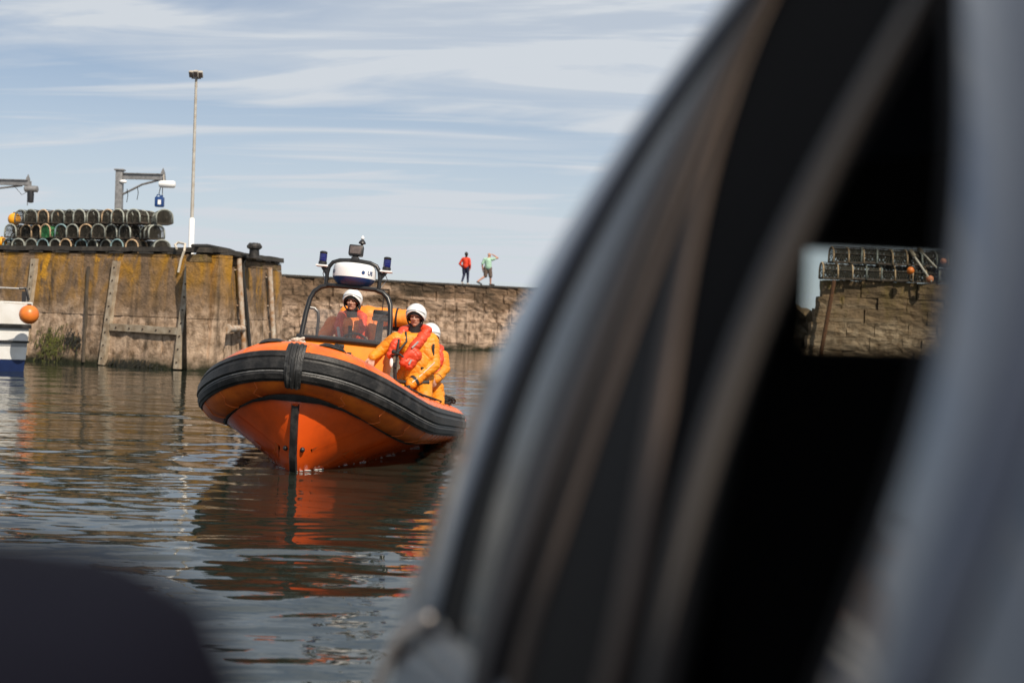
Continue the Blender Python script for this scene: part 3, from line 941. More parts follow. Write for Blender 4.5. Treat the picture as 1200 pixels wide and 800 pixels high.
# pots and floats on the far quay, seen through the car
g2 = 'lobster pots piled on the far quay'
cnt = 0
NAMES = ['leftmost', 'second', 'third', 'fourth', 'fifth']
for ri in range(2):
    for i in range(5):
        xx = 11.0 + i * 0.98 + ri * 0.25
        if ri == 0: xx -= 0.1
        pr = pot((xx, 48.3 + .1 * random.random(), 3.43 + ri * 0.56), random.uniform(-.1, .1),
                 '%s lobster pot in the %s row on the far quay seen through the car' % (NAMES[i], ('lower', 'upper')[ri]), g2,
                 ['hoop_tan', 'hoop_grey', 'hoop_tan', 'hoop_tan', 'hoop_grey'][(i + ri * 3) % 5])
        pr.scale = (1.22 + .1 * random.random(), 1.35, 1.30 + .1 * random.random()); pr.rotation_euler = (random.uniform(-.06, .06), random.uniform(-.05, .05), pr.rotation_euler[2] + random.uniform(-.15, .15))
def float_ball(name, c, r, m, label, cat='float', hang=None):
    mb = MB(); mb.ball((0, 0, 0), r, 18, 12)
    root = mb.build(name, M[m], loc=c)
    eb = MB(); eb.tube([(0, 0, r * .92), (0, 0, r * 1.12)], r * .22, 10)
    eb.build('eyelet', M['black_plastic'], root)
    if hang is not None:
        hb = MB(); hb.tube([(0, 0, r * 1.05), Vector(hang) - Vector(c)], 0.012, 6)
        hb.build('lanyard', M['rope_white'], root)
    tag(root, label, cat)
    return root
def pole(a, b, r, label):
    mb = MB(); mb.tube([(0, 0, 0), Vector(b) - Vector(a)], r, 7)
    o = mb.build('marker_pole', M['rope_white'], loc=a)
    fb = MB(); q = Vector(b) - Vector(a)
    fb.tube([q * 0.78, q * 0.98], r * 2.2, 8); fb.build('grip', M['strip'], o)
    tag(o, label, 'pole', 'marker poles leaning on the pots')
float_ball('fishing_float', P(1067, 317, 47.6), 0.125, 'orange_float', 'round orange float in front of the far pots seen through the car')
float_ball('fishing_float', P(1090, 327, 47.6), 0.125, 'pink_float', 'faded pink float beside the lower end of a pole on the far quay')
float_ball('fishing_float', P(1106, 306, 47.9), 0.11, 'pink_float', 'small faded pink float at the right end of the far pots')
pole(P(1092, 330, 47.5), P(1066, 292, 48.0), 0.035, 'thin marker pole leaning left above the faded pink float')
pole(P(1098, 314, 47.5), P(1076, 290, 48.2), 0.03, 'thin marker pole leaning on the far pots right of the first pole')

# ------------------------------------------------------------------ things on the near quay
def depth_on_quay(px, py, back):
    d0 = ray(px, py); num = (-back - BAT * 3.2) - (CAM - QC).dot(QN)
    return CAM + d0 * (num / d0.dot(QN))
# lamp post
b = depth_on_quay(224, 286, 0.8); b.z = QTOP
t_ = P(230, 92, b.y); ht = t_.z - b.z
lamp = empty('lamp_post', b)
tag(lamp, 'tall slim pale lamp post with floodlights standing on the quay edge', 'lamp post')
mb = MB(); mb.tube([(0, 0, 0), (0, 0, .02), (0, 0, 1.05), (0, 0, 1.08)], [.095, .085, .08, .055], 14); mb.build('base_sleeve', M['white_plastic'], lamp)
mb = MB(); mb.tube([(0, 0, 1.0), (0, 0, 2.5), (0, 0, ht)], [.052, .046, .037], 12); mb.build('shaft', M['steel_pale'], lamp)
mb = MB(); mb.tube([(-.13, 0, ht), (.13, 0, ht)], 0.02, 8); mb.tube([(0, -.12, ht), (0, .12, ht)], 0.02, 8); mb.build('bracket', M['steel'], lamp)
for x, y in ((-.13, -.04), (.13, -.04), (-.03, .12), (0.02, -.14)):
    mb = MB(); rt = Matrix.Rotation(R(35), 3, 'X') @ Matrix.Rotation(math.atan2(x, 1), 3, 'Z')
    mb.box((x, y, ht + .11), (.13, .10, .19), rt, bev=.015)
    hd = mb.build('floodlight', M['steel_pale'], lamp)
    mb = MB(); mb.box(Vector((x, y, ht + .11)) + rt @ Vector((0, -.056, 0)), (.10, .008, .15), rt); mb.build('lens', M['lens'], hd)

# bollard
b = depth_on_quay(298, 290, 1.2)
b = QC + QV * 2.6 - QM * 0.75; b = P(298, 297, b.y); b.z = QTOP + .01
bol = empty('bollard', b); bol.scale = (.82, .82, .8); tag(bol, 'black iron mooring bollard with a domed cap on the quay corner', 'bollard')
mb = MB(); mb.lathe([(.26, 0), (.26, .04), (.19, .06), (.175, .30), (.18, .34)], n=20); mb.build('shaft', M['iron'], bol)
mb = MB(); mb.lathe([(.19, .34), (.235, .37), (.25, .44), (.23, .52), (.15, .57), (.03, .585)], n=20)
for k in range(8):
    q = k * math.pi / 4
    mb.tube([(.24 * math.cos(q), .24 * math.sin(q), .38), (.255 * math.cos(q), .255 * math.sin(q), .45), (.17 * math.cos(q), .17 * math.sin(q), .565)], .025, 6)
mb.build('cap', M['iron'], bol)

# davit cranes
def crane(px_post, py_top, reach_px, label, back=3.2):
    b = depth_on_quay(px_post, 250, back); b.z = QTOP
    top = P(px_post, py_top, b.y).z - QTOP
    cr = empty('davit_crane', b); tag(cr, label, 'crane', 'davit cranes on the quay')
    mb = MB(); mb.box((0, 0, top / 2), (.22, .22, top), bev=.015); mb.box((0, 0, .02), (.5, .5, .04)); mb.build('post', M['steel'], cr)
    mb = MB(); mb.box((0, 0, top + .02), (.30, .30, .05), bev=.01); mb.build('cap_plate', M['steel'], cr)
    ax = Vector((1, -.12, 0)).normalized(); ln = reach_px / FPX * b.y
    rot = Matrix.Rotation(math.atan2(ax.y, ax.x), 3, 'Z')
    mb = MB()
    for zz, hh in ((top - .08, .03), (top - .25, .03)): mb.box(ax * (ln / 2 + .08) + Vector((0, 0, zz)), (ln, .13, hh), rot)
    mb.box(ax * (ln / 2 + .08) + Vector((0, 0, top - .165)), (ln, .03, .15), rot)
    mb.build('jib', M['steel'], cr)
    mb = MB(); mb.tube([Vector((0.1, 0, top - .75)), ax * (ln * .55) + Vector((0, 0, top - .42)), ax * (ln * .95) + Vector((0, 0, top - .27))], .035, 8); mb.build('brace', M['steel'], cr)
    mb = MB(); mb.prism([(-.10, -.3), (.12, -.26), (.08, .02), (0.02, .17), (-.05, .02)], -.02, .02, 1)
    o = mb.build('sheave_plate', M['steel'], cr); o.location = ax * (ln + .05) + Vector((0, 0, top - .05))
    mb = MB(); mb.tube([ax * (ln + .06) + Vector((0, 0, top - .25)), ax * (ln + .07) + Vector((0, 0, top - .95))], .014, 6)
    mb.build('wire', M['steel'], cr)
    mb = MB()
    for kx in (.2, .45):
        q = ax * (ln * kx) + Vector((0, -.05, top - .3 - .35 * (1 - kx)))
        mb.tube([q, q + Vector((.03, 0, -.2)), q + Vector((0, 0, -.42))], .012, 5)
    mb.build('dangling_line', M['rope_dark'], cr)
    mb = MB(); mb.ball((.14, -.1, top - .35), (.12, .08, .06)); mb.build('lamp', M['white_plastic'], cr)
    return b, ax, ln, top
b1, ax, ln, top = crane(139, 200, 50, 'grey steel davit crane behind the pots with a blue can on its jib')
tip = b1 + ax * (ln + .06) + Vector((0, 0, QTOP * 0))
c = P(196, 216, tip.y - .1)
mb = MB(); rt = Matrix.Rotation(R(90), 3, 'Y')
mb.lathe([(.02, -.27), (.09, -.25), (.115, -.2), (.115, .2), (.09, .25), (.02, .27)], n=14, rot=rt)
o = mb.build('boat_fender', M['white_plastic'], loc=c)
eb = MB(); eb.tube([(-.12, 0, .11), (-.12, 0, .3)], .015, 6); eb.build('lanyard', M['rope_white'], o)
tag(o, 'white cylindrical fender lashed under the crane jib tip', 'fender')
c = P(187, 236, tip.y - .1)
can = empty('jerry_can', c - Vector((0, 0, .17))); tag(can, 'blue plastic can hanging from the crane jib', 'can')
mb = MB(); mb.box((0, 0, .15), (.28, .2, .32), bev=.04); mb.tube([(.07, 0, .3), (.07, 0, .37)], .035, 10); mb.build('body', M['blue_plastic'], can)
mb = MB(); mb.tube([(-.1, 0, .31), (-.07, 0, .38), (.0, 0, .38), (.02, 0, .31)], .018, 7); mb.build('handle', M['blue_plastic'], can)
mb = MB(); mb.box((0.02, -.102, .14), (.10, .006, .15)); mb.build('paper_label', M['white_plastic'], can, smooth=False)
mb = MB(); mb.tube([(-.03, 0, .38), (.02, .05, .72)], .012, 6); mb.build('lanyard', M['rope_dark'], can)
b2, ax2, ln2, top2 = crane(-62, 206, 96, 'grey davit crane at the left edge with a dark hoist motor on its jib', back=3.0)
c = P(36, 228, (b2 + ax2 * ln2).y)
hoist = empty('hoist', c); tag(hoist, 'dark electric hoist hanging from the left crane jib', 'hoist')
mb = MB(); mb.lathe([(.05, -.28), (.10, -.26), (.11, .0), (.10, .12), (.05, .14)], n=14); mb.build('chain_bag', M['black_plastic'], hoist)
mb = MB(); mb.lathe([(.07, -.26), (.11, -.23), (.11, .18), (.08, .2)], c=(.04, 0, .19), n=14, rot=Matrix.Rotation(R(90), 3, 'Y')); mb.build('motor', M['steel'], hoist)
mb = MB(); mb.tube([(0, 0, .25), (0, 0, .45)], .02, 6); mb.build('hook', M['steel'], hoist)
mb = MB(); mb.tube([(-.02, 0, .15), (-.3, 0, -.02), (-.6, 0, .3)], .010, 5); mb.build('cable', M['rope_dark'], hoist)

# floats, rope heap, rope over the edge
p = depth_on_quay(17, 257, 1.1); float_ball('mooring_buoy', p, 0.20, 'yellow_float', 'round yellow buoy on the rope heap left of the pots', 'buoy')
p = depth_on_quay(2, 284, 0.7); float_ball('mooring_buoy', p, 0.17, 'yellow_float', 'yellow buoy low on the quay edge at the far left', 'buoy')
mb = MB(); p = depth_on_quay(17, 280, 0.95); p.z = QTOP
r = np.random.default_rng(3)
for i in range(26):
    c = Vector((r.normal(0, .17), r.normal(0, .2), 0)); rad = r.uniform(.10, .24); zz = r.uniform(.03, .42) * max(.2, 1 - abs(c.x) * 2.2); tl = r.normal(0, .4, 2)
    mb.tube([c + Vector((rad * math.cos(q), rad * math.sin(q), zz + rad * (tl[0] * math.cos(q) + tl[1] * math.sin(q)))) for q in np.linspace(0, 6.283, 13)[:-1]], .017, 5, closed=True)
tag(mb.build('rope_heap', mat('tangled_rope', (.22, .19, .12), .9, var=.4, vscale=8, col2=(.10, .11, .07)), loc=p), 'heap of tangled rope under the yellow buoy', 'rope')
mb = MB()
pts = [on_front(207, 291, .15), on_front(205, 287, .0) , on_front(209, 284, -.1), on_front(217, 286, .02), on_front(216, 294, .10), on_front(212, 305, .07), on_front(209, 319, .06)]
mb.tube(pts, .035, 8)
tag(mb.build('mooring_line', M['rope_white']), 'pale rope end looped over the quay edge below the lamp post', 'rope')

# ------------------------------------------------------------------ white fishing boat at the left edge
fb0 = P(30, 434, 35.5); fb0.z = 0
FROT = R(21)
fboat = empty('fishing_boat', fb0 - Matrix.Rotation(FROT, 3, 'Z') @ Vector((3.45, -1.1, 0)), (0, 0, FROT))
tag(fboat, 'white fishing boat with blue boot stripe and black rubbing bands at the left edge', 'boat')
def fsec(x):
    """half section at x (0 stern .. -8 bow): list of (y, z)"""
    t = -x / 8.0
    w_ = 1.35 * (1 - max(0, (t - .45) / .55) ** 2.2)
    sh = 1.72 + 0.5 * t * t
    return w_, sh
# parts cut by height: each its own band of hull
bands = [('boot_stripe', -0.5, .30, M['blue_paint'], 0.0), ('topside', .30, .62, M['white_paint'], .012), ('topside', .62, .72, mat('grey_band', (.30, .31, .32), .5), 0.004),
         ('rubbing_band', .72, .77, M['rubber'], .05), ('topside', .77, 1.0, M['white_paint'], .012), ('topside', 1.0, 1.08, mat('pale_grey_band', (.42, .43, .43), .5), .004), ('rubbing_band', 1.08, 1.18, M['rubber'], .06), ('bulwark', 1.18, 1.74, M['white_paint'], .02)]
def fpoint(t, side, zf, out):
    # zf: height for stern; sheer adds toward the bow
    w0 = 1.35 * (1 - max(0, (t - .4) / .6) ** 2.4)
    z = zf + 0.5 * t * t * max(0, zf) / 1.7
    flare = 0.80 + 0.20 * min(1, max(0, (zf + .5) / 2.2))
    xo = 0.14 * (zf / 1.7) - 0.0        # transom rakes out at the top
    x = 3.6 - 8.0 * t + (xo - .2) * (1 - t) + (-0.6 * max(0, zf) / 1.7) * t
    return Vector((x, side * (w0 * flare + out * (0.2 + .8 * (w0 > .1))), z))
for (nm, z0, z1, mt_, out) in bands:
    mb = MB(); rows = []
    for zf, o_ in ((z0, out * .2), (z0 + .01, out), (z1 - .01, out), (z1, out * .2)):
        row = [fpoint(t, -1, zf, o_) for t in np.linspace(0, 1, 22)] + [fpoint(t, 1, zf, o_) for t in np.linspace(1, 0, 22)]
        # transom: push the stern out for raised bands
        row[0] = row[0] + Vector((o_, 0, 0)); row[-1] = row[-1] + Vector((o_, 0, 0))
        rows.append(row)
    mb.grid(rows, closed=True)
    mb.build(nm, mt_, fboat, angle=30)
mb = MB(); rows = [[fpoint(t, s, 1.55, -.08) for s in (-1, -.5, 0, .5, 1)] for t in np.linspace(0, 1, 12)]; mb.grid(rows)
mb.build('deck', M['steel_pale'], fboat)
# rail on the bulwark
mb = MB()
rl = [fpoint(t, -1, 1.74, -.1) for t in np.linspace(0.015, .6, 8)]
mb.tube([q + Vector((0, 0, .33)) for q in rl], .02, 8)
for q in rl: mb.tube([q - Vector((0, 0, .05)), q + Vector((0, 0, .33))], .018, 8)
mb.build('rail', M['steel'], fboat)
mb = MB(); q = rl[0]; mb.tube([q + Vector((-.18, 0, .33)), q + Vector((-.02, 0, .35)), q + Vector((.05, 0, .05))], .035, 8); mb.box(q + Vector((-.06, 0, .12)), (.1, .12, .28)); mb.build('fairlead', M['black_plastic'], fboat)
mb = MB(); q = fpoint(.09, -1, 1.72, .03); mb.tube([q + Vector((0, 0, -.03)), q + Vector((0, -.005, -.24))], .012, 6); mb.build('hanging_line', M['rope_dark'], fboat)
p = P(34, 368.5, 34.6); 
float_ball('mooring_buoy', p, 0.235, 'orange_float', 'orange round buoy hung on the corner of the white fishing boat', 'buoy', hang=fb0 + Vector((-.12, -1.3, 1.72)))

# ------------------------------------------------------------------ orange rigid inflatable boat
rib = empty('rescue_boat', (-2.246, 18.8, 0.0), (R(-3.5), R(-5.0), R(-92.3)))
tag(rib, 'orange rigid inflatable rescue boat with black rubber band heading towards the camera', 'boat')
RIBM = rib.matrix_basis.copy()
TR = 0.29
def tz(x): return 0.45 + 0.42 * max(0.0, (x - 1.3) / 2.02) ** 2.9
def tube_path(n_str=12, n_bow=44):
    pts = []
    xs = np.linspace(-3.35, 1.3, n_str)
    for x in xs[:-1]: pts.append(Vector((x, 1.135, tz(x))))
    e = 2.25
    for i in range(n_bow + 1):
        q = math.pi / 2 * (1 - i / n_bow * 2)
        cx = abs(math.cos(q)) ** (2 / e); sy = math.copysign(abs(math.sin(q)) ** (2 / e), q)
        x = 1.3 + 2.02 * cx
        pts.append(Vector((x, 1.135 * sy, tz(x))))
    for x in xs[::-1][1:]: pts.append(Vector((x, -1.135, tz(x))))
    # even spacing
    seg = [0.0]
    for a, b in zip(pts, pts[1:]): seg.append(seg[-1] + (b - a).length)
    tot = seg[-1]; out = []; k = 0; n = 150
    for i in range(n + 1):
        s_ = tot * i / n
        while k < len(pts) - 2 and seg[k + 1] < s_: k += 1
        out.append(pts[k].lerp(pts[k + 1], (s_ - seg[k]) / max(1e-9, seg[k + 1] - seg[k])))
    return out
TP = tube_path()
TN = len(TP)
FR = []
for i in range(TN):
    t = (TP[min(i + 1, TN - 1)] - TP[max(i - 1, 0)]).normalized()
    o_ = Vector((t.y, -t.x, 0)).normalized()          # outward
    if o_.dot(TP[i] - Vector((-0.6, 0, TP[i].z))) < 0: o_ = -o_
    FR.append((t, o_, (Vector((0, 0, 1)) - t * t.z).normalized()))
def tub(i, ang, off=0.0, r=TR):
    t, o_, u_ = FR[i]; a = R(ang)
    return TP[i] + (o_ * math.cos(a) + u_ * math.sin(a)) * (r + off)
# sponson tube, closed with cones at the stern
mb = MB()
ang = np.linspace(0, 360, 29)[:-1]
rows = []
for k, (back, rr) in enumerate(((.62, .03), (.58, .09), (.30, .20), (.10, .27))):
    rows.append([TP[0] + Vector((-back, 0, .03 * back)) + (FR[0][1] * math.cos(R(a)) + Vector((0, 0, 1)) * math.sin(R(a))) * rr for a in ang])
rows += [[tub(i, a) for a in ang] for i in range(TN)]
for k, (back, rr) in enumerate(((.10, .27), (.30, .20), (.58, .09), (.62, .03))):
    rows.append([TP[-1] + Vector((-back, 0, .03 * back)) + (FR[-1][1] * math.cos(R(a)) + Vector((0, 0, 1)) * math.sin(R(a))) * rr for a in ang])
mb.grid(rows, closed=True)
mb.add(rows[0], [tuple(range(len(ang)))]); mb.add(rows[-1], [tuple(range(len(ang)))[::-1]])
tube_o = mb.build('sponson', M['orange_tube'], rib, angle=60)
# welded seams round the tube
mb = MB()
for i in range(7, TN - 6, 5):
    skew = 3 if i < TN / 2 else -3
    pts = []
    for a in range(-125, 100, 15):
        j = min(TN - 1, max(0, i + int(round(skew * math.sin(R(a))))))
        pts.append(tub(j, a, 0.0015))
    mb.tube(pts, 0.006, 5)
mb.build('welded_seam', mat('seam_orange', (0.70, 0.17, 0.04), .5), tube_o)
# rubbing band with ribs
prof = [(-33, 0.0), (-32, .018), (-27, .02), (-25, .030), (-15, .030), (-12, .018), (-7, .018), (-4, .036), (11, .038), (14, .02), (18, .02), (21, .034), (31, .032), (34, .02), (36, .0)]
mb = MB()
i0, i1 = 6, TN - 7
rows = [[tub(i, a, o_) for a, o_ in prof] for i in range(i0, i1 + 1)]
mb.grid(rows)
for rw in (rows[0], rows[-1]): mb.add(rw, [tuple(range(len(rw)))])
band = mb.build('rubbing_band', M['rubber'], rib, angle=25)
mb = MB()
mb.tube([tub(i, -9.5, 0.016) for i in range(i0, i1 + 1)], 0.0075, 5)
mb.tube([tub(i, 16, 0.016) for i in range(i0, i1 + 1)], 0.004, 5)
mb.build('seam_line', M['seam'], band)
# wear patches on the aft ends of the band (lighter rubber)
for rng_i in (range(i0, i0 + 9), range(i1 - 8, i1 + 1)):
    mb = MB(); rows = [[tub(i, a, o_ + .004) for a, o_ in prof[1:-1]] for i in rng_i]; mb.grid(rows)
    mb.build('worn_section', mat('scuffed_rubber', (0.06, 0.065, 0.065), .5, var=.4, vscale=9), band, angle=25)
# bow patch with vertical ribs
mid = TN // 2
mb = MB()
def bowpt(w_, a, off):
    """w_ metres sideways from the stem"""
    step = (TP[mid + 1] - TP[mid]).length
    f = mid + w_ / step; i = int(math.floor(f)); fr_ = f - i
    return tub(i, a, off).lerp(tub(i + 1, a, off), fr_)
wprof = [(x * .54, (o - .03) * .55 + .03) for x, o in [(-.145, .03), (-.14, .052), (-.10, .054), (-.095, .075), (-.055, .078), (-.045, .056), (-.02, .056), (-.012, .08), (.03, .08), (.04, .056), (.07, .056), (.078, .074), (.105, .072), (.11, .05), (.14, .05), (.145, .03)]]
rows = []
for a in (-46, -44, -34, -20, 0, 20, 32, 42, 50, 53):
    e = 0.6 if a in (-46, 53) else 1.0
    rows.append([bowpt(w_, a, o_ * e) for w_, o_ in wprof])
mb.grid(rows)
mb.build('bow_pad', M['rubber_worn'], rib, angle=25)
# carrying handles and straps on the tube top near the stem
for s_ in (-1, 1):
    mb = MB(); rows = []
    for w_ in np.linspace(.17, .42, 7):
        k_ = 1 - abs((w_ - .295) / .125) ** 3
        rows.append([bowpt(s_ * w_, a, .004 + .035 * k_ * (1 if 76 < a < 118 else .3)) for a in (70, 78, 90, 104, 116, 124)])
    mb.grid(rows, flip=s_ < 0)
    mb.build('handle_patch', M['rubber'], tube_o, angle=60)
# life lines
for s_ in (0, 1):
    mb = MB(); ids = list(range(10, 66, 8)); 
    if s_: ids = [TN - 1 - i for i in ids]
    for a, b in zip(ids, ids[1:]):
        pts = []
        for q in range(9):
            f = q / 8; i = int(round(a + (b - a) * f))
            pts.append(tub(i, 82 - 16 * math.sin(math.pi * f), .025))
        mb.tube(pts, .011, 5)
    for i in ids: mb.ball(tub(i, 82, .01), (.05, .05, .02), 8, 5)
    mb.build('life_line', M['rope_dark'], tube_o)
# coil of rope and lashings on the port quarter
mb = MB()
for k in range(7):
    c = tub(3 + k % 3, 88, .04) + Vector((random.uniform(-.15, .15), random.uniform(-.06, .06), random.uniform(0, .08)))
    mb.tube([c + Vector((.16 * math.cos(q), .09 * math.sin(q), .025 * math.sin(2 * q + k))) for q in np.linspace(0, 6.28, 13)[:-1]], .012, 5, closed=True)
ropeq = mb.build('rope_coil', M['rope_dark'])
ropeq.matrix_world = RIBM
tag(ropeq, 'dark rope coil lying on the stern end of the orange tube', 'rope')

# deep V hull
KEEL = [(0.0, 3.30, .53), (.05, 3.25, .28), (.13, 3.12, -.10), (.2, 2.95, -.33), (.32, 2.4, -.50), (.5, 1.2, -.56), (1.0, -3.4, -.48)]
def keel(u):
    for a, b in zip(KEEL, KEEL[1:]):
        if u <= b[0]:
            f = (u - a[0]) / (b[0] - a[0]); f = f
            return Vector((a[1] + (b[1] - a[1]) * f, 0, a[2] + (b[2] - a[2]) * f))
    return Vector((KEEL[-1][1], 0, KEEL[-1][2]))
def chine(u, s_):
    f = mid + s_ * u * (TN - 1 - mid); i = int(min(max(math.floor(f), 0), TN - 2)); fr_ = f - i
    c = TP[i].lerp(TP[i + 1], fr_); o_ = FR[i][1].lerp(FR[i + 1][1], fr_)
    return c - o_ * 0.05 + Vector((0, 0, -.30))
US = [0, .012, .03, .05, .075, .10, .13, .165, .2, .25, .32, .4, .5, .6, .7, .8, .9, 1.0]
def hullpt(u, v, s_):
    k, c = keel(u), chine(u, s_)
    p = k.lerp(c, v)
    o_ = Vector((0.25, s_, -.35)).normalized()
    return p + o_ * (0.10 * math.sin(math.pi * v) * min(1, u * 6))
mb = MB()
for s_ in (1, -1):
    mb.grid([[hullpt(u, v, s_) for v in np.linspace(0, 1, 9)] for u in US], flip=s_ < 0)
tr = [hullpt(1, v, 1) for v in np.linspace(0, 1, 9)] + [hullpt(1, v, -1) for v in np.linspace(1, 0, 9)][:-1]
mb.add(tr, [tuple(range(len(tr)))])
bmx = mb
hull = mb.build('hull', M['orange_hull'], rib, angle=35)
mb = MB()
pts = [chine(u, 1) for u in US[::-1]] + [chine(u, -1) for u in US[1:]]
rows = []
for p in pts: 
    o_ = (p - Vector((p.x - .3 if p.x > 1 else p.x, 0, p.z))).normalized()
    rows.append([p + Vector((0, 0, .045)) + o_ * .05, p + o_ * .05 + Vector((0, 0, .012)), p + o_ * .02 + Vector((0, 0, -.012)), p - o_ * .1 + Vector((0, 0, 0.04))])
mb.grid(rows, closed=True)
mb.build('chine_fender', M['rubber'], hull, angle=50)
# black apron where tube meets stem
mb = MB()
rows = []
for u, dpt in ((.12, .008), (.08, .02), (.04, .045), (.0, .065)):
    rows.append([chine(u, 1) + Vector((.055, 0, .07)), chine(u, 1) + Vector((.065, .0, 0)), hullpt(u, 1, 1) + Vector((.045, 0, -dpt))])
for u, dpt in ((.04, .045), (.08, .02), (.12, .008)):
    rows.append([chine(u, -1) + Vector((.055, 0, .07)), chine(u, -1) + Vector((.065, 0, 0)), hullpt(u, 1, -1) + Vector((.045, 0, -dpt))])
mb.grid(rows)
mb.build('bow_apron', M['rubber'], hull)
mb = MB()
ku = [.012, .03, .05, .09, .13, .16, .2, .26, .32]
rows = []
for u in ku:
    k = keel(u); rows.append([k + Vector((.0, -.045, .02)), k + Vector((.03, -.032, -.012)), k + Vector((.03, .032, -.012)), k + Vector((0, .045, .02))])
mb.grid(rows); mb.build('keel_strip', M['rubber'], hull)
for s_ in (1, -1):
    for v_, ua, ub_ in ((.36, .14, 1.0), (.64, .20, 1.0)):
        mb = MB(); rows = []
        for u in np.linspace(ua, ub_, 20):
            p = hullpt(u, v_, s_); q = hullpt(u, v_ + .05, s_); e = (p - hullpt(u, v_ - .06, s_)).normalized()
            tp = min(1, (u - ua) * 18 + .15)
            rows.append([hullpt(u, v_ - .05, s_), p + Vector((.02, s_ * .085 * tp, -.045 * tp)), q])
        mb.grid(rows, flip=s_ < 0)
        mb.build('spray_rail', mat('spray_rail_orange', (.66, .11, .02), .35), hull, angle=20)
for s_ in (1, -1):
    for u in (.085, .15, .23, .33, .46, .62):
        mb = MB(); rows = []
        for v in np.linspace(.06, .95, 9):
            a = hullpt(u, v, s_); b_ = hullpt(u + .006 + .004 * u, v, s_)
            n_ = Vector((.3, s_, -.4)).normalized() * .008
            rows.append([a, a.lerp(b_, .5) + n_, b_])
        mb.grid(rows, flip=s_ < 0)
        mb.build('reflection_wear_ridge', M['orange_hull'], hull, angle=20)  # thin ridges added to imitate pale reflections and wear lines on the hull
mb = MB()
for s_ in (1, -1):
    p = hullpt(.13, .22, s_); mb.ball(p + Vector((.02, s_ * .02, 0)), (.03, .03, .03), 8, 6)
mb.build('drain_bung', M['black_plastic'], hull)
# broken line of foam where the bow pushes through the surface
fo = MB(); rf = np.random.default_rng(21)
for s_ in (1, -1):
    for k in range(150):
        u = rf.uniform(.12, .62) if s_ < 0 else rf.uniform(.10, .75)
        lo, hi = 0.0, 1.0
        if (RIBM @ hullpt(u, 0, s_)).z > 0: continue
        for _ in range(18):
            v = (lo + hi) / 2
            if (RIBM @ hullpt(u, v, s_)).z < 0: lo = v
            else: hi = v
        p = RIBM @ hullpt(u, hi, s_); q = RIBM @ (hullpt(u, hi, s_) + Vector((.1, s_, 0)))
        o_ = (q - p); o_.z = 0; o_.normalize()
        p = p + o_ * abs(rf.normal(0, .05)) + Vector((rf.normal(0, .02), rf.normal(0, .02), 0))
        rr = rf.uniform(.006, .022); zz = WATER(p.x, p.y) + .004
        fo.ball((p.x, p.y, zz), (rr * 1.8, rr, rr * .3), 7, 4)
tag(fo.build('foam', mat('water_foam', (.55, .58, .57), .6)), 'thin broken line of foam along the bow of the orange boat', 'foam', kind='stuff')
# decks
mb = MB()
rows = []
for x in np.linspace(-3.35, 3.0, 26):
    yy = 0
    best = min(TP[:mid + 1], key=lambda p: abs(p.x - x))
    yy = max(.12, best.y - .06)
    z = .30 if x < 1.5 else .30 + .34 * min(1, (x - 1.5) / .25)
    rows.append([Vector((x, -yy, z)), Vector((x, -yy * .5, z + .01)), Vector((x, 0, z + .012)), Vector((x, yy * .5, z + .01)), Vector((x, yy, z))])
mb.grid(rows); mb.build('deck', M['orange_console'], rib)
mb = MB(); mb.box((-3.33, 0, .2), (.07, 2.2, 1.1)); mb.build('transom', M['orange_hull'], rib)

# helm console
CX = 0.40
mb = MB()
def crow(x0, x1, hw, z): return [Vector((x0, -hw, z)), Vector((x0, -hw * .9 , z)), Vector((x0 + .02, 0, z)), Vector((x0, hw * .9, z)), Vector((x0, hw, z)), Vector((x1, hw, z)), Vector((x1, -hw, z))]
rows = [crow(CX + .17, -.35, .50, .30), crow(CX + .15, -.35, .505, .55), crow(CX + .10, -.33, .535, 1.0), crow(CX + .05, -.30, .555, 1.30), crow(CX + .02, -.28, .555, 1.36), crow(CX - .03, -.25, .54, 1.375)]
mb.grid(rows, closed=True); mb.add(rows[-1], [tuple(range(7))]); mb.add(rows[0], [tuple(range(7))[::-1]])
con = mb.build('console', M['orange_console'], rib, angle=50)
mb = MB(); mb.box((CX + .085, -.20, 1.18), (.03, .06, .075), bev=.006); mb.box((CX + .09, .085, 1.16), (.03, .06, .15), bev=.006)
mb.build('vent', M['strap'], con)
mb = MB(); mb.box((CX + .075, -.055, 1.30), (.06, .13, .06), bev=.02); mb.tube([(CX + .1, -.055, 1.30), (CX + .14, -.055, 1.25)], .02, 8); mb.tube([(CX + .06, -.1, 1.33), (CX + .11, -.02, 1.25)], .015, 6)
mb.build('horn', M['black_plastic'], con)
mb = MB(); mb.prism([(-.09, 1.145), (-.02, 1.145), (-.055, 1.20)], CX + .075, CX + .10, 0); mb.build('emblem', M['white_plastic'], con, smooth=False)
mb = MB(); mb.tube([(CX + .12, -.12, 1.09), (CX + .13, .05, 1.03), (CX + .12, .25, .99), (CX + .11, .36, .98)], .018, 6); mb.build('hand_rail', M['black_metal'], con)
mb = MB(); mb.box((-.05, 0, 1.40), (.36, .9, .05), Matrix.Rotation(R(14), 3, 'Y'), bev=.012); dash = mb.build('instrument_panel', M['black_plastic'], con)
mb = MB(); q0 = Vector((-.33, 0, 1.38))
mb.tube([q0 + Matrix.Rotation(R(-30), 3, 'Y') @ Vector((0, .19 * math.cos(a), .19 * math.sin(a))) for a in np.linspace(0, 6.283, 25)[:-1]], .016, 7, closed=True)
for a in (0.5, 2.6, 4.7): mb.tube([q0, q0 + Matrix.Rotation(R(-30), 3, 'Y') @ Vector((0, .19 * math.cos(a), .19 * math.sin(a)))], .012, 6)
mb.build('steering_wheel', M['black_plastic'], con)
